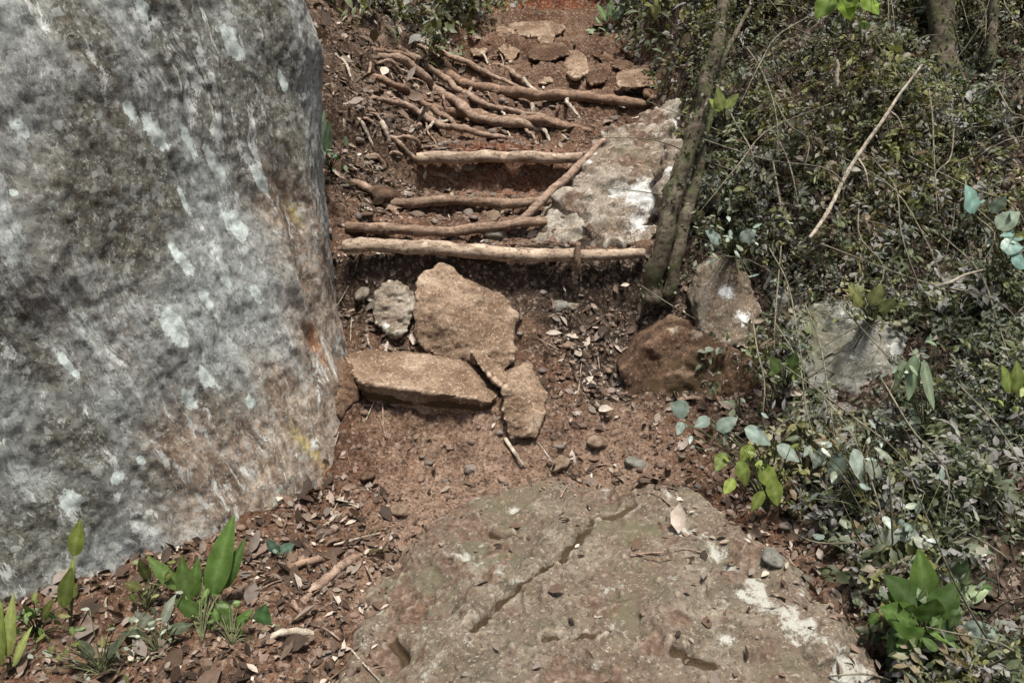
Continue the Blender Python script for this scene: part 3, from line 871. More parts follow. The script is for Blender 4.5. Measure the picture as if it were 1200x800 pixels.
root("grey root running down from the left bank into the middle root step", [(444, 68), (470, 80), (491, 94), (512, 112), (534, 128), (562, 146), (600, 152), (632, 151)], .032, M_ROOT, .05, seed=1)
root("thick reddish root lying level as the upper step, longest of the roots", [(519, 80), (555, 104), (600, 113), (660, 118), (716, 123), (768, 117)], .04, M_ROOTR, .03, seed=2)
root("reddish root making the step just below the thick one", [(496, 122), (540, 139), (577, 147), (640, 153), (694, 152)], .034, M_ROOTR, .045, seed=3)
root("thin root slanting down to the thick reddish root", [(576, 68), (600, 88), (624, 106), (640, 114)], .022, M_ROOT, .015, seed=4)
tag(tube("tree_root", [at(716, 154, 4.66), at(690, 182, 4.40), at(665, 205, 4.20), at(640, 231, 4.06), at(612, 257, 3.98), at(586, 271, 3.95)], [.014, .019, .022, .021, .02, .016], M_ROOT, sides=12, rough=.22, seed=5, wob=.015),
    "pale pole-like root slanting down beside the pale outcrop", "root", "roots crossing the steps")
root("grey root slanting across the left bank above the middle root step", [(466, 56), (496, 82), (524, 104), (560, 126), (598, 134)], .024, M_ROOT, .055, seed=21)
root("dark root low on the left bank, running into the red earth", [(428, 88), (462, 108), (496, 128), (540, 152)], .024, M_ROOTR, .055, seed=22)
root("pale root arching from the left bank over the thick reddish root", [(508, 58), (540, 80), (572, 96), (612, 106)], .022, M_ROOT, .06, seed=23)
root("lowest grey root on the left bank, ending above the split log", [(436, 116), (474, 132), (512, 152), (552, 164), (600, 162)], .022, M_ROOT, .05, seed=24)
root("short root rising from the left end of the split log", [(492, 186), (468, 172), (446, 152)], .018, M_ROOT, .025, seed=25)
root("pale root slanting down left of the log steps", [(410, 208), (430, 224), (450, 240), (478, 264)], .02, M_ROOT, .03, seed=6)
root("slim root crossing the red earth under the highest straight log", [(494, 196), (520, 208), (545, 222)], .012, M_ROOT, .01, seed=7)
root("dark root crossing high on the left bank", [(400, 52), (440, 60), (480, 70), (530, 84)], .02, M_ROOTR, .015, seed=8)
root("slender root crossing between the two upper root steps", [(540, 112), (580, 128), (620, 136), (670, 138)], .018, M_ROOT, .015, seed=9)
root("knotted root curling out of the litter at the boulder's foot", [(346, 722), (356, 702), (382, 680), (408, 660), (436, 640)], .016, M_ROOT, .012, group="roots at the boulder foot", seed=10)
root("flat root lying across the bottom left litter", [(296, 752), (330, 746), (360, 741), (386, 734)], .011, M_TWIG, .01, group="roots at the boulder foot", seed=11)
root("pale root touching the lower edge of the boulder", [(312, 672), (340, 664), (366, 656), (384, 655)], .012, M_ROOTR, .012, group="roots at the boulder foot", seed=12)
root("small root hook below the boulder toe", [(348, 690), (346, 712), (366, 724)], .010, M_ROOT, .012, group="roots at the boulder foot", seed=13)
for k in range(48):
    x0, y0 = random.choice([(random.uniform(385, 500), random.uniform(52, 190)), (random.uniform(390, 640), random.uniform(40, 150))])
    L = random.uniform(25, 65); a = random.gauss(.6, .55)
    x1, y1 = x0 + L * math.cos(a), y0 + L * math.sin(a)
    o = root("thin bare root trailing down the leafy bank left of the steps", [(x0, y0), ((x0 + x1) / 2, (y0 + y1) / 2 - random.uniform(-4, 5)), (x1, y1)], random.uniform(.006, .016), random.choice([M_ROOT, M_TWIG, M_ROOT]), random.uniform(.01, .03),
             group="thin roots on the left bank", seed=30 + k, wob=.02)
for k in range(60):
    if k < 24: x0, y0 = random.uniform(60, 440), random.uniform(650, 790)
    elif k < 42: x0, y0 = random.uniform(630, 930), random.uniform(330, 690)
    else: x0, y0 = random.uniform(390, 470), random.uniform(320, 640)
    p = surf(x0, y0)
    if p is None or (k < 24 and y0 < 720 - x0 * .2): continue
    a = random.uniform(0, 6.28); L = random.uniform(.05, .2)
    v = np.array([math.cos(a), math.sin(a), 0]) * L
    q = [p, p + v * .5, p + v]
    q = [np.array([t[0], t[1], max(on_ground(t[0], t[1])[0][2], (SLB.ray_cast(Vector((t[0], t[1], 40)), Vector((0, 0, -1)))[0] or Vector((0, 0, -9))).z) + .008]) for t in q]
    r = random.uniform(.002, .0045)
    tag(tube("twig", q, [r, r * .9, r * .5], random.choice([M_TWIG, M_ROOT, M_LOGD]), sides=7, rough=.15, seed=k, wob=.008), "short dry twig lying loose in the leaf litter", "twig", "dry twigs in the litter")
tag(tube("stick", [gpt(592, 518, .02), gpt(602, 533, .02), gpt(613, 548, .015)], [.009, .008, .005], M_TWIG, seed=3), "pale stick on the path under the block stone", "stick")

# ---------------------------------------------------------------- leaning tree and trunks
def moss_tufts(path, r, n, name, parent, L=.02):
    P_ = catmull(path, n)
    P_ = P_ + RNG.normal(size=P_.shape) * r * .6
    ax = RNG.normal(size=P_.shape); ax[:, 2] -= .4
    nr = RNG.normal(size=P_.shape) + np.array([0, -.8, .5])
    col = PAL_MOSS[RNG.integers(0, len(PAL_MOSS), n)]
    return link(name, leaf_mesh(name, P_, ax, nr, RNG.uniform(.5, 1.4, n) * L, RNG.uniform(.4, .9, n) * L, col), M_LEAF, parent)

PAL_MOSS = np.array([(.075, .085, .045), (.05, .062, .03), (.11, .115, .075), (.09, .08, .05), (.15, .155, .12)])
def trunk_tree(label, pts, radii, n_moss=500, ext=None, limbs=()):
    P_ = [at(*p) for p in pts]
    if ext is not None: P_ = [P_[0] + np.array(ext)] + P_; radii = [radii[0] * .85] + list(radii)
    P_[-1] = P_[-1] + np.array([0, .05, -.15])
    e = empty("tree", P_[-1], label, "tree")
    tube("trunk", P_, radii, M_BARK, e, sides=22, rough=.32, seed=len(label), wob=.02)
    for l, rl in limbs: tube("limb", [at(*p) for p in l], rl, M_BARK, e, sides=10, rough=.2, seed=3, wob=.01)
    moss_tufts(P_, np.mean(radii), n_moss * 2, "leaves", e)  # moss tufts on the bark, each a small blade
    return e
trunk_tree("slim mossy tree leaning over the right end of the lowest log", [(852, -10, 3.75), (842, 50, 3.7), (828, 105, 3.66), (806, 180, 3.62), (782, 255, 3.58), (766, 318, 3.55)], [.026, .029, .033, .037, .042, .05], 700, (.15, .1, 1.3),
           [([(812, 180, 3.64), (832, 140, 3.7), (848, 70, 3.8), (880, 10, 3.9)], [.02, .016, .012, .008])])
trunk_tree("short pale stem growing close beside the leaning tree", [(824, 150, 3.72), (816, 205, 3.68), (800, 262, 3.62), (786, 312, 3.56)], [.02, .026, .03, .034], 200, (.1, .1, .6))
trunk_tree("dark upright trunk wrapped in moss behind the right thicket", [(1108, -20, 4.2), (1106, 60, 4.15), (1102, 150, 4.08), (1100, 240, 3.95)], [.06, .065, .07, .075], 900, (.05, .1, 1.4))
trunk_tree("thin upright trunk at the top right corner", [(1165, -20, 4.1), (1162, 80, 4.05), (1158, 180, 3.95)], [.022, .025, .03], 250, (.0, .1, 1.0))

# dead sticks on the bank
def deadstick(label, pts, r, twigs=()):
    P_ = [at(*p) for p in pts]
    e = empty("dead_branch", P_[-1], label, "branch")
    tube("stem", P_, [r * .6, r, r * 1.1, r], M_TWIG, e, sides=9, rough=.2, seed=len(label), wob=.012)
    for t in twigs: tube("twig", [at(*p) for p in t], [r * .6, r * .45, r * .25], M_TWIG, e, sides=7, seed=1)
deadstick("long pale dead branch slanting across the right thicket", [(1080, 76, 3.45), (1042, 130, 3.42), (1006, 186, 3.38), (976, 240, 3.32), (948, 280, 3.26)], .008,
          [[(1042, 130, 3.42), (1052, 138, 3.42), (1058, 152, 3.42)], [(1006, 186, 3.38), (1014, 200, 3.36), (1018, 220, 3.35)]])
deadstick("short crooked pale twig on the right thicket", [(1152, 318, 3.05), (1130, 324, 3.04), (1112, 332, 3.02), (1094, 337, 3.0)], .006)
deadstick("tiny upright white broken stick in the upper right thicket", [(980, 70, 3.75), (981, 80, 3.75), (980, 90, 3.75), (981, 102, 3.75)], .009)
deadstick("grey twig lying on the litter beside the foreground outcrop", [(800, 600, 2.9), (860, 640, 2.72), (905, 672, 2.6), (960, 712, 2.45)], .007)
deadstick("pale hanging twig at the right of the leaning tree", [(905, 190, 3.6), (912, 220, 3.58), (918, 250, 3.55), (930, 275, 3.5)], .006)

# ---------------------------------------------------------------- thicket, litter
def shade(cols, n, j=.25):
    c = cols[RNG.integers(0, len(cols), n)]
    return np.clip(c * RNG.uniform(1 - j, 1 + j, (n, 1)), 0, 1)

def scatter_xy(n, x0, x1, y0, y1, keep):
    X = RNG.uniform(x0, x1, n); Y = RNG.uniform(y0, y1, n)
    z, w = ground_h(X, Y)
    k = keep(X, Y, z, w)
    return X[k], Y[k], z[k]

G_DARK = (np.array([(.05, .062, .03), (.09, .105, .06), (.13, .15, .105), (.19, .22, .18), (.07, .085, .05), (.26, .31, .27), (.11, .14, .105), (.035, .045, .022)]),       # living, grey green
          np.array([(.08, .085, .03), (.12, .12, .05), (.11, .085, .055), (.06, .045, .03), (.16, .145, .105), (.09, .1, .04), (.24, .225, .18), (.17, .19, .07)]))      # olive and withered
def thicket(name, n, x0, x1, y0, y1, cols, L, h, keep, clump=2.2, per=8):
    def kp(X, Y, z, w):
        q = np.stack([X, Y, z], 1)
        return keep(X, Y, z, w) & (fbm(q * clump + 3, 3) + RNG.uniform(-.35, .7, len(X)) > 0)
    X, Y, z = scatter_xy(n, x0, x1, y0, y1, kp)
    m = len(X)
    q = np.stack([X, Y, z], 1)
    hh = RNG.uniform(0, 1, m) ** 1.3 * h * np.clip(1 + 1.1 * fbm(q * 1.7, 2), .2, 2.4)
    root_ = np.stack([X, Y - hh * .5, z + hh * .7], 1)
    lsz = np.minimum(L * np.exp(RNG.normal(size=m) * .45) * np.clip(1 + .8 * fbm(q * 2.6 + 21, 3), .5, 1.7) * (1 + .2 * sstep(1.0, .3, z)), L * RNG.uniform(1.5, 2.2, m))
    asp = RNG.uniform(.22, .75, m)
    drape = (RNG.uniform(size=m) < .16)
    d = RNG.normal(size=(m, 3)) * .8 + np.array([0, -.55, .35]); d[drape] = RNG.normal(size=(drape.sum(), 3)) * .25 + np.array([0, -.25, -1])
    d /= np.linalg.norm(d, axis=1)[:, None]
    slen = lsz * RNG.uniform(1.6, 3.6, m) * np.where(drape, 1.7, 1)
    asp = np.where(drape, asp * .45, asp)
    tone = np.clip(fbm(q * 2.1 + 55, 3) * 1.0 + .12 + .5 * sstep(.5, 1.3, z) + RNG.normal(size=m) * .3, 0, 1)
    c0 = np.where((RNG.uniform(size=m) < tone)[:, None], shade(cols[1], m, .35), shade(cols[0], m, .35))
    k = per
    t = (np.arange(k) + .5)[None, :] / k + RNG.uniform(-.06, .06, (m, k))
    side = np.cross(d, RNG.normal(size=(m, 3))); side /= np.linalg.norm(side, axis=1)[:, None]
    sgn = np.where(np.arange(k) % 2, 1.0, -1.0)[None, :, None]
    P_ = root_[:, None] + d[:, None] * (slen[:, None] * t)[..., None] + RNG.normal(size=(m, k, 3)) * lsz[:, None, None] * .12
    P_[..., 2] -= (slen[:, None] * t * t * .35)
    ax = d[:, None] * .6 + side[:, None] * sgn + RNG.normal(size=(m, k, 3)) * .35 + np.array([0, -.1, -.25])
    nr = RNG.normal(size=(m, k, 3)) * .5 + np.array([0, -.4, .85])
    l = (lsz[:, None] * RNG.uniform(.65, 1.2, (m, k)) * (1.1 - .45 * np.abs(t - .5))).ravel()
    colr = np.clip(1.35 * np.clip(1 + .7 * fbm(np.repeat(q, k, 0) * 2.4 + 90, 2), .4, 1.9)[:, None] * np.repeat(c0, k, 0) * RNG.uniform(.75, 1.25, (m * k, 1)), 0, .22)
    me = leaf_mesh(name, P_.reshape(-1, 3), ax.reshape(-1, 3), nr.reshape(-1, 3), l, l * np.repeat(asp, k) * RNG.uniform(.8, 1.2, m * k), colr, bend=RNG.uniform(0, .5, m * k))
    return me

CLEAR = [(at(850, 350, 3.5), .17), (at(870, 400, 3.4), .16), (at(990, 415, 3.1), .2), (at(1020, 400, 3.2), .2), (at(960, 400, 3.2), .2), (at(800, 440, 3.2), .2), (at(860, 460, 3.15), .16), (at(905, 470, 3.1), .10)]
def bank(X, Y, z, w):
    k = w > RNG.uniform(.15, .75, len(X))
    for p, r in CLEAR: k &= ((X - p[0]) ** 2 + (Y - p[1]) ** 2 > (r * RNG.uniform(.5, 1.15, len(X))) ** 2) | (RNG.uniform(size=len(X)) < .16)
    return k
tag(link("undergrowth", thicket("undergrowth", 60000, .6, 3.4, 1.5, 5.2, G_DARK, .0215, .26, bank), M_LEAF), "dense grey green undergrowth of mixed sprigs covering the right bank", "undergrowth", kind="stuff")
def top_keep(X, Y, z, w):
    el = np.interp(Y, LY, LX)
    return (w > np.where(Y > 6.3, .06, .3)) | ((X < el - .1) & (Y > 6.4))
tag(link("undergrowth", thicket("undergrowth", 16000, -3.5, 6, 5.2, 13, G_DARK, .055, .4, top_keep, 1.2), M_LEAF), "dark green undergrowth along the top of the slope behind the steps", "undergrowth", kind="stuff")

tag(link("undergrowth", thicket("undergrowth", 5200, -2.4, .15, 6.5, 9.2, G_DARK, .05, .35, lambda X, Y, z, w: X < np.interp(Y, [6.5, 7.5, 9.2], [-.75, -.25, .15]) + RNG.uniform(-.2, .1, len(X)), 1.2), M_LEAF), "dark leafy growth crowning the left bank above the roots", "undergrowth", kind="stuff")
tag(link("undergrowth", thicket("undergrowth", 6500, .7, 2.0, 5.2, 9.2, G_DARK, .042, .28, lambda X, Y, z, w: (w > .03) & (X > np.interp(Y, [5.2, 6, 8.5], [.95, 1.05, .85])), 1.2), M_LEAF), "grey green undergrowth along the right side of the upper path", "undergrowth", kind="stuff")
# stems and runners woven through the thicket
def stem_tangle(n):
    parts = []
    for k in range(n):
        x, y = RNG.uniform(.75, 3.0), RNG.uniform(1.9, 4.9)
        z, w = ground_h(np.array([x]), np.array([y]))
        if w[0] < .4: continue
        p = np.array([x, y - .05, z[0]])
        a = RNG.normal(size=3) * .10
        L = RNG.uniform(.15, .55)
        e = p + np.array([a[0] * 2, -.12 * L * 2, L * RNG.uniform(.3, .9)]) + a
        parts.append(tube_arrays([p, (p + e) / 2 + RNG.normal(size=3) * .04 + np.array([0, -.04, .03]), e], [.0035, .003, .0015], sides=5, rough=0, n=9))
    return mesh_from("tangled_stems", *merge(parts))
def hanging_stems(n):
    parts = []
    for k in range(n):
        x, y = RNG.uniform(.9, 3.0), RNG.uniform(2.6, 5.0)
        z, w = ground_h(np.array([x]), np.array([y]))
        if w[0] < .6: continue
        p = np.array([x, y - .28, z[0] + .22])
        L = RNG.uniform(.2, .8); s_ = RNG.normal() * .12
        e = p + np.array([s_, -.10 - .25 * L, -L * .55]); m = (p + e) / 2 + np.array([RNG.normal() * .04, -.04, .03])
        parts.append(tube_arrays([p + np.array([-s_, .2, .12]), p, m, e], [.003, .0035, .003, .0015], sides=5, rough=0, n=12))
    return mesh_from("hanging_stems", *merge(parts))
tag(link("hanging_stems", hanging_stems(70), M_VINE), "dry grey stems hanging down over the right bank", "stems", kind="stuff")
tag(link("tangled_stems", stem_tangle(260), M_VINE), "mesh of thin woody stems threaded through the right bank undergrowth", "stems", kind="stuff")

# fallen leaves
DRY = np.array([(.15, .11, .09), (.095, .065, .05), (.27, .22, .19), (.06, .04, .031), (.19, .135, .105), (.42, .37, .33), (.11, .075, .053), (.04, .029, .023), (.18, .155, .14), (.07, .05, .038)])
def litter(n, x0, x1, y0, y1, keep, L):
    X, Y, z = scatter_xy(n, x0, x1, y0, y1, keep)
    P_, nr, on = [], [], []
    for x, y in zip(X, Y):
        q = GB.ray_cast(Vector((x, y, 40)), Vector((0, 0, -1)))
        s = SLB.ray_cast(Vector((x, y, 40)), Vector((0, 0, -1)))
        if s[0] is not None and s[0].z > q[0].z + .015:
            if RNG.uniform() < .72: continue
            q = s
        P_.append(q[0]); nr.append(q[1])
    P_ = np.array(P_); nr = np.array(nr); m = len(P_)
    nr = nr + RNG.normal(size=(m, 3)) * .38
    ax = np.cross(nr, RNG.normal(size=(m, 3)))
    l = L * np.minimum(.85 * np.exp(RNG.normal(size=m) * .5), 3.0)
    P_ = P_ + nr / np.linalg.norm(nr, axis=1)[:, None] * RNG.uniform(.002, .014, m)[:, None]
    return leaf_mesh("leaf_litter", P_, ax, nr, l, l * RNG.uniform(.35, .65, m), shade(DRY, m, .3), bend=RNG.uniform(-.35, .4, m), fold=RNG.uniform(0, .6, m))

def lit_keep(X, Y, z, w):
    q = np.stack([X, Y, z], 1)
    nz = fbm(q * 2.5 + 7, 3)
    el = np.interp(Y, LY, LX)
    d = np.full(len(X), .03)
    d = np.maximum(d, .75 * sstep(-.45, -.75, X) * (Y < 2.95))                      # boulder foot
    d = np.maximum(d, 1.0 * sstep(.08, .25, X) * (Y > 3.25) * (Y < 3.78))           # dark bank right of the stones
    d = np.maximum(d, .6 * (X < -.15) * (Y > 3.4) * (Y < 3.78))
    d = np.maximum(d, .8 * (w > .02) * (w < .55) * (Y < 3.4))                       # right edge of the path
    d = np.maximum(d, .35 * (w > .5))
    d = np.maximum(d, .75 * sstep(el + .2, el - .05, X) * (Y > 4.0) * (Y < 7.5))    # left bank
    d = np.maximum(d, .09 * (Y > 3.8) * (Y < 8) * (w < .3))
    d = np.maximum(d, .30 * (X > .15) * (X < .8) * (Y > 2.8) * (Y < 3.25))
    d = np.maximum(d, .07 * (Y < 3.0) * (np.abs(X) < .9))
    d = np.maximum(d, .6 * sstep(.35, .6, X - .0 * Y) * (Y < 3.1) * (w < .3))
    d = np.maximum(d, .5 * sstep(-.28, -.45, X) * (Y < 2.9))
    d = np.maximum(d, .3 * sstep(.35, .6, X) * (Y > 3.9) * (Y < 6) )
    return RNG.uniform(0, 1, len(X)) < d * (1 + .9 * nz)
tag(link("leaf_litter", litter(48000, -1.8, 2.6, 1.5, 5.2, lit_keep, .032), M_DRY), "brown and grey fallen leaves strewn over banks and path", "leaf litter", kind="stuff")
tag(link("leaf_litter", litter(20000, -2.5, 3.5, 5.2, 9.5, lit_keep, .055), M_DRY), "fallen leaves scattered on the upper slope", "leaf litter", kind="stuff")

# grit on the path: crumbs of earth and stone
def grit(n):
    bm = bmesh.new(); bmesh.ops.create_icosphere(bm, subdivisions=2, radius=1)
    V0 = np.array([v.co[:] for v in bm.verts]); T0 = np.array([[v.index for v in f.verts] for f in bm.faces]); bm.free()
    Vs, Ts, cs = [], [], []
    X = RNG.uniform(-1.0, 1.2, n); Y = 1.6 + RNG.uniform(0, 1, n) ** .8 * 4.5
    o = 0
    for x, y in zip(X, Y):
        q = GB.ray_cast(Vector((x, y, 40)), Vector((0, 0, -1)))
        s = SLB.ray_cast(Vector((x, y, 40)), Vector((0, 0, -1)))
        if s[0] is not None and s[0].z > q[0].z:
            if RNG.uniform() < .93: continue
            q = s
        r = (.003 + .02 * RNG.uniform() ** 6) * (1 if y < 4 else 1.4)
        V = V0 * (1 + .45 * pnoise(V0 * 1.3 + RNG.uniform(0, 90))[:, None] + .06 * RNG.uniform(-1, 1, (len(V0), 1))) * r * RNG.uniform(.5, 1.4, 3) * np.array([1.1, 1.1, .6])
        Vs.append(V + np.array(q[0])); Ts.append(T0 + o); o += len(V0)
        cs.append(np.repeat(shade(DRY[[0, 1, 4, 8, 4, 0, 8]], 1, .3), len(V0), 0))
    me = mesh_from("gravel", np.vstack(Vs), np.vstack(Ts), smooth=True)
    set_attr(me, "tint", np.vstack(cs))
    return me
tag(link("gravel", grit(7000), M_DRY), "fine grit and crumbs of earth on the path", "gravel", kind="stuff")

# ---------------------------------------------------------------- individual plants
def plant(label, cat, name, base, leaves, col, mat=M_LEAF, stem_r=.004, extra=0, spread=.1, eL=.04, fold=.2, near=.94):
    """base: world point; leaves: (base px,py, tip px,py, width px, depth)"""
    e = empty(name, base, label, cat)
    B, A, Nn, L, W = [], [], [], [], []
    st = []
    for (x0, y0, x1, y1, w, d) in leaves:
        if x0 > 760 and y0 > 200: d *= near
        a, b = at(x0, y0, d), at(x1, y1, d - .02)
        v = b - a
        B.append(a); A.append(v); L.append(np.linalg.norm(v)); W.append(w * d / FPX)
        k = np.array([random.uniform(-.35, .35), -1, random.uniform(.25, .9)])
        Nn.append(k)
        m = (np.array(base) + a) / 2 + np.array([random.uniform(-.01, .01), .01, .015])
        st.append(tube_arrays([base, m, a], [stem_r, stem_r * .8, stem_r * .5], sides=6, rough=.05, n=10))
    c0 = np.mean(B, 0)
    for _ in range(extra):
        p = c0 + np.array([random.gauss(0, spread), random.gauss(0, spread * .5), random.gauss(0, spread * .8)])
        B.append(p); v = RNG.normal(size=3); v[2] -= .3; A.append(v)
        L.append(eL * random.uniform(.6, 1.3)); W.append(L[-1] * random.uniform(.35, .6)); Nn.append(np.array([random.uniform(-.6, .6), -.6, .8]))
        st.append(tube_arrays([base, (np.array(base) + p) / 2 + np.array([0, .0, .015]), p], [stem_r * .6, stem_r * .5, stem_r * .3], sides=5, rough=0, n=8))
    n = len(B)
    link("foliage", fine_leaves("foliage", np.array(B), np.array(A), np.array(Nn), np.array(L), np.array(W), shade(np.array(col), n, .2), bend=RNG.uniform(-.05, .3, n), fold=fold), mat, e)
    link("stem", mesh_from("stem", *merge(st)), M_STEM, e)
    return e

GREEN = [(.085, .155, .035), (.11, .18, .05), (.07, .13, .03)]
LIME = [(.2, .26, .06), (.26, .31, .1), (.15, .2, .05)]
PALEB = [(.22, .29, .26), (.18, .24, .21), (.27, .33, .3), (.14, .19, .16)]
OLIVE = [(.1, .12, .03), (.08, .1, .025), (.14, .15, .05)]
GREYG = [(.17, .2, .15), (.12, .15, .1), (.24, .27, .22)]

plant("bright green seedling with one tall upright leaf at the foot of the boulder", "plant", "seedling", gpt(236, 752),
      [(248, 700, 263, 614, 34, 2.2), (262, 690, 280, 640, 20, 2.22), (222, 706, 206, 652, 26, 2.22), (214, 690, 168, 655, 22, 2.25), (252, 705, 272, 732, 26, 2.15), (236, 722, 205, 700, 22, 2.15), (230, 700, 222, 660, 20, 2.25)], GREEN, extra=10, spread=.035, eL=.035)
plant("small green seedling with a single leaf low against the boulder, below its white lichen", "plant", "seedling", gpt(82, 735), [(86, 652, 92, 610, 22, 2.1), (80, 690, 84, 655, 12, 2.1), (74, 712, 78, 662, 22, 2.08), (84, 700, 90, 680, 14, 2.08)], LIME)
plant("loose cluster of small olive leaves behind the tall seedling, touching the boulder", "plant", "seedling", gpt(172, 715), [(175, 680, 160, 655, 16, 2.25), (185, 682, 200, 668, 14, 2.25), (165, 690, 146, 682, 14, 2.22)], OLIVE, extra=22, spread=.05, eL=.03)
plant("pair of small teal leaves by the toe of the boulder", "plant", "seedling", gpt(328, 655), [(326, 648, 312, 632, 16, 2.5), (328, 648, 344, 636, 16, 2.5)], [(.12, .2, .16)], extra=3, spread=.02, eL=.02)
plant("low bushy green herb to the right of the tall seedling's foot", "plant", "herb", gpt(272, 755), [(270, 735, 258, 712, 16, 2.1), (275, 735, 290, 716, 16, 2.1)], GREEN, extra=24, spread=.045, eL=.032)
plant("sparse dark green herb growing from litter against the left foot of the boulder", "plant", "herb", gpt(45, 745), [(40, 725, 28, 705, 14, 2.05), (48, 725, 58, 705, 14, 2.05)], OLIVE + GREEN, extra=26, spread=.06, eL=.03)
plant("lone round green leaf on a short stalk at the right of the tall seedling", "plant", "seedling", gpt(312, 750), [(306, 740, 307, 706, 28, 2.15), (312, 745, 322, 735, 12, 2.15)], [(.12, .26, .1)])
plant("narrow leaved green plant cut by the left edge of the picture", "plant", "seedling", gpt(8, 790), [(8, 770, 12, 706, 20, 1.95), (2, 780, -6, 715, 18, 1.95), (16, 780, 26, 740, 14, 1.95)], LIME)
plant("pale grey green herb between the seedlings in the lower left litter", "plant", "herb", gpt(185, 765), [(180, 735, 160, 715, 18, 2.1), (190, 730, 200, 700, 18, 2.1), (196, 740, 225, 730, 16, 2.08), (170, 745, 140, 740, 16, 2.08)], GREYG, mat=M_PALELEAF, extra=26, spread=.06, eL=.035)
plant("low dark green herb in the bottom left corner", "plant", "herb", gpt(120, 790), [(110, 770, 90, 750, 16, 1.95), (125, 770, 140, 750, 16, 1.95)], OLIVE + GREYG, extra=40, spread=.08, eL=.03)
plant("bluish broadleaf plant reaching over the path below the brown rock", "plant", "broadleaf_plant", gpt(905, 560),
      [(808, 482, 784, 476, 24, 2.95), (832, 490, 814, 500, 16, 2.93), (840, 504, 862, 488, 20, 2.9), (872, 502, 908, 518, 24, 2.86), (910, 522, 940, 538, 18, 2.8), (800, 494, 793, 510, 13, 2.93)], PALEB, M_PALELEAF, extra=6, spread=.09, eL=.04)
plant("yellowish green leaf spray just below the bluish broadleaf plant", "plant", "broadleaf_plant", gpt(900, 600),
      [(850, 530, 838, 552, 18, 2.75), (865, 540, 880, 570, 20, 2.72), (890, 545, 915, 575, 24, 2.7), (860, 560, 850, 580, 16, 2.7), (905, 560, 912, 595, 22, 2.68), (880, 520, 870, 545, 20, 2.76), (895, 575, 880, 600, 16, 2.66)], LIME, extra=12, spread=.05, eL=.035)
plant("glossy bright green bush at the bottom right", "plant", "bush", gpt(1090, 785),
      [(1080, 720, 1050, 672, 46, 2.12), (1082, 715, 1088, 652, 44, 2.15), (1090, 720, 1130, 690, 40, 2.12), (1075, 730, 1035, 715, 42, 2.08), (1082, 735, 1060, 768, 44, 2.06), (1095, 735, 1120, 750, 38, 2.08), (1085, 728, 1095, 700, 40, 2.06), (1070, 720, 1040, 690, 34, 2.14)],
      [(.06, .115, .022), (.085, .145, .03), (.045, .085, .02)], extra=44, spread=.06, eL=.055, near=.9)
plant("single large pale grey green leaf right of the glossy bush", "plant", "broadleaf_plant", gpt(1140, 795), [(1126, 748, 1172, 742, 44, 2.05), (1140, 760, 1130, 785, 16, 2.03)], [(.33, .42, .37)], M_PALELEAF)
plant("light green upright leaves directly above the glossy bush", "plant", "broadleaf_plant", gpt(1130, 720), [(1100, 690, 1104, 650, 26, 2.3), (1115, 690, 1138, 655, 28, 2.3), (1090, 680, 1070, 650, 20, 2.32), (1125, 700, 1160, 690, 24, 2.28)], [(.2, .3, .14), (.26, .34, .2)], extra=10, spread=.06, eL=.045)
plant("pale drooping leaf cluster in the middle of the lower right bank", "plant", "broadleaf_plant", gpt(1020, 600), [(985, 530, 975, 570, 22, 2.65), (1000, 525, 1012, 565, 22, 2.63), (965, 525, 955, 550, 18, 2.68), (1015, 540, 1035, 560, 18, 2.6)], PALEB + GREYG, M_PALELEAF, extra=30, spread=.09, eL=.04)
plant("pale leaf cluster left of the bright bush, beside the foreground outcrop", "plant", "broadleaf_plant", gpt(1050, 690), [(1045, 620, 1030, 650, 22, 2.4), (1060, 615, 1075, 650, 24, 2.38), (1070, 630, 1095, 640, 20, 2.36)], PALEB + GREYG, M_PALELEAF, extra=34, spread=.09, eL=.042)
plant("two long pale leaves hanging right of the grey lichen rock", "plant", "broadleaf_plant", gpt(1085, 520), [(1072, 415, 1066, 470, 18, 2.85), (1082, 420, 1092, 482, 18, 2.83), (1060, 420, 1048, 455, 14, 2.86)], [(.14, .2, .12), (.2, .26, .18)], M_PALELEAF, extra=8, spread=.05)
plant("pale round leaf with teal leaves at the right edge", "plant", "broadleaf_plant", gpt(1180, 330), [(1142, 250, 1138, 218, 28, 3.1), (1168, 268, 1194, 246, 24, 3.05), (1172, 290, 1200, 285, 22, 3.02), (1162, 250, 1178, 228, 20, 3.1), (1185, 300, 1208, 314, 20, 3.0)], [(.24, .31, .24), (.14, .25, .22), (.12, .22, .2)], M_PALELEAF, extra=10, spread=.07, eL=.05)
plant("vivid green leaves hanging into the top of the picture", "plant", "bush", at(1000, -60, 3.6), [(975, -5, 960, 22, 24, 3.3), (990, -5, 1000, 22, 26, 3.3), (1010, -8, 1030, 18, 26, 3.3), (1000, -12, 985, 8, 26, 3.3)], [(.16, .26, .03), (.12, .2, .02)], extra=16, spread=.08, eL=.06)
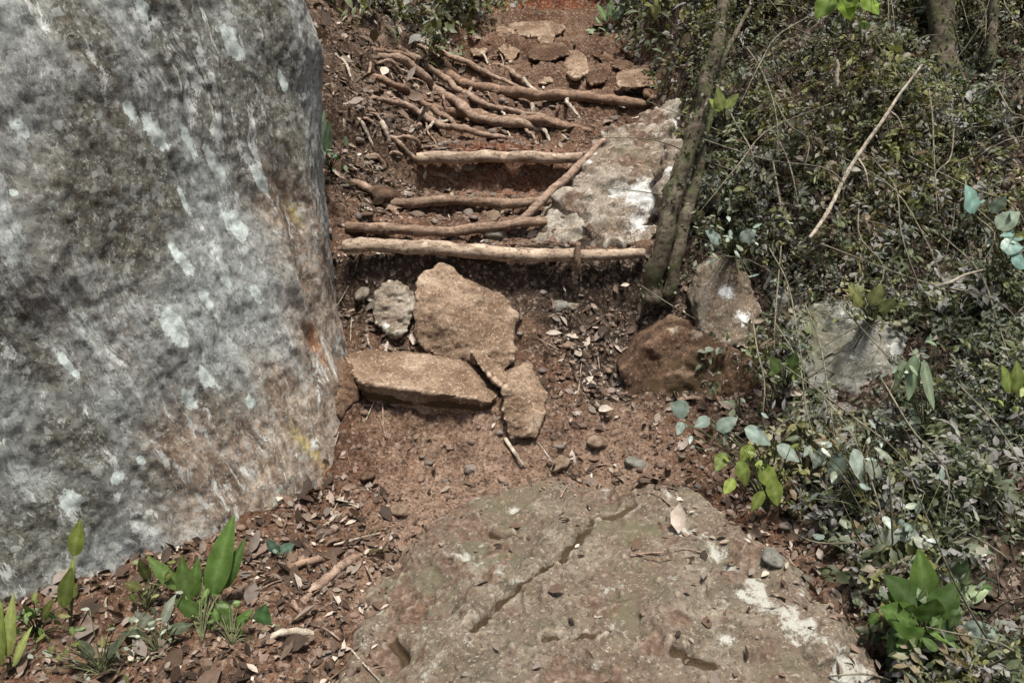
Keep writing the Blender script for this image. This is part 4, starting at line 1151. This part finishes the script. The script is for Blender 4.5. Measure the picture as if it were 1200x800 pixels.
plant("small yellow green sprout right of the leaning tree", "plant", "seedling", gpt(850, 150), [(846, 130, 842, 102, 14, 3.6), (850, 128, 864, 108, 12, 3.6), (845, 130, 832, 116, 10, 3.6)], LIME)
plant("olive leaf clump above the grey lichen rock", "plant", "herb", gpt(1020, 380), [(1010, 360, 1000, 335, 18, 3.1), (1020, 358, 1034, 334, 18, 3.1), (1030, 365, 1050, 350, 16, 3.08)], OLIVE, extra=24, spread=.07, eL=.035)
plant("lime green sprig near the right edge, half way up", "plant", "seedling", gpt(1190, 480), [(1185, 460, 1176, 430, 18, 2.7), (1190, 460, 1200, 425, 18, 2.7), (1192, 465, 1212, 450, 14, 2.7)], LIME, extra=6, spread=.04)
plant("small green herb left of the grey lichen rock", "plant", "herb", gpt(920, 455), [(915, 435, 900, 418, 18, 3.05), (925, 435, 935, 412, 18, 3.05)], [(.09, .14, .04), (.07, .11, .03)], extra=20, spread=.05, eL=.035)
plant("teal green tuft beside the boulder's right edge, left of the steps", "plant", "herb", gpt(388, 200), [(376, 185, 368, 150, 12, 3.9), (382, 180, 386, 140, 12, 3.9), (378, 170, 372, 130, 12, 3.95)], [(.09, .16, .09), (.13, .2, .13)], extra=18, spread=.07, eL=.04)
plant("bluish creeping herb under the leaning tree", "plant", "herb", gpt(860, 300), [(845, 285, 828, 270, 16, 3.45), (868, 282, 885, 268, 16, 3.45)], PALEB + GREYG, M_PALELEAF, extra=40, spread=.10, eL=.032)
plant("grassy green tuft at the top left of the steps", "plant", "herb", gpt(425, 22), [(420, 20, 405, -5, 10, 7.2), (430, 20, 440, -8, 10, 7.2)], [(.07, .11, .04), (.12, .16, .07)], extra=80, spread=.28, eL=.09)
plant("light green sprig at the top of the path, right of the red earth", "plant", "seedling", gpt(715, 35), [(712, 25, 700, 5, 10, 7.4), (718, 25, 732, 2, 10, 7.4), (715, 22, 716, -2, 10, 7.4)], [(.14, .22, .1), (.2, .28, .17)], extra=16, spread=.12, eL=.09)

print("verts", sum(len(o.data.vertices) for o in C.objects if o.type == 'MESH'))
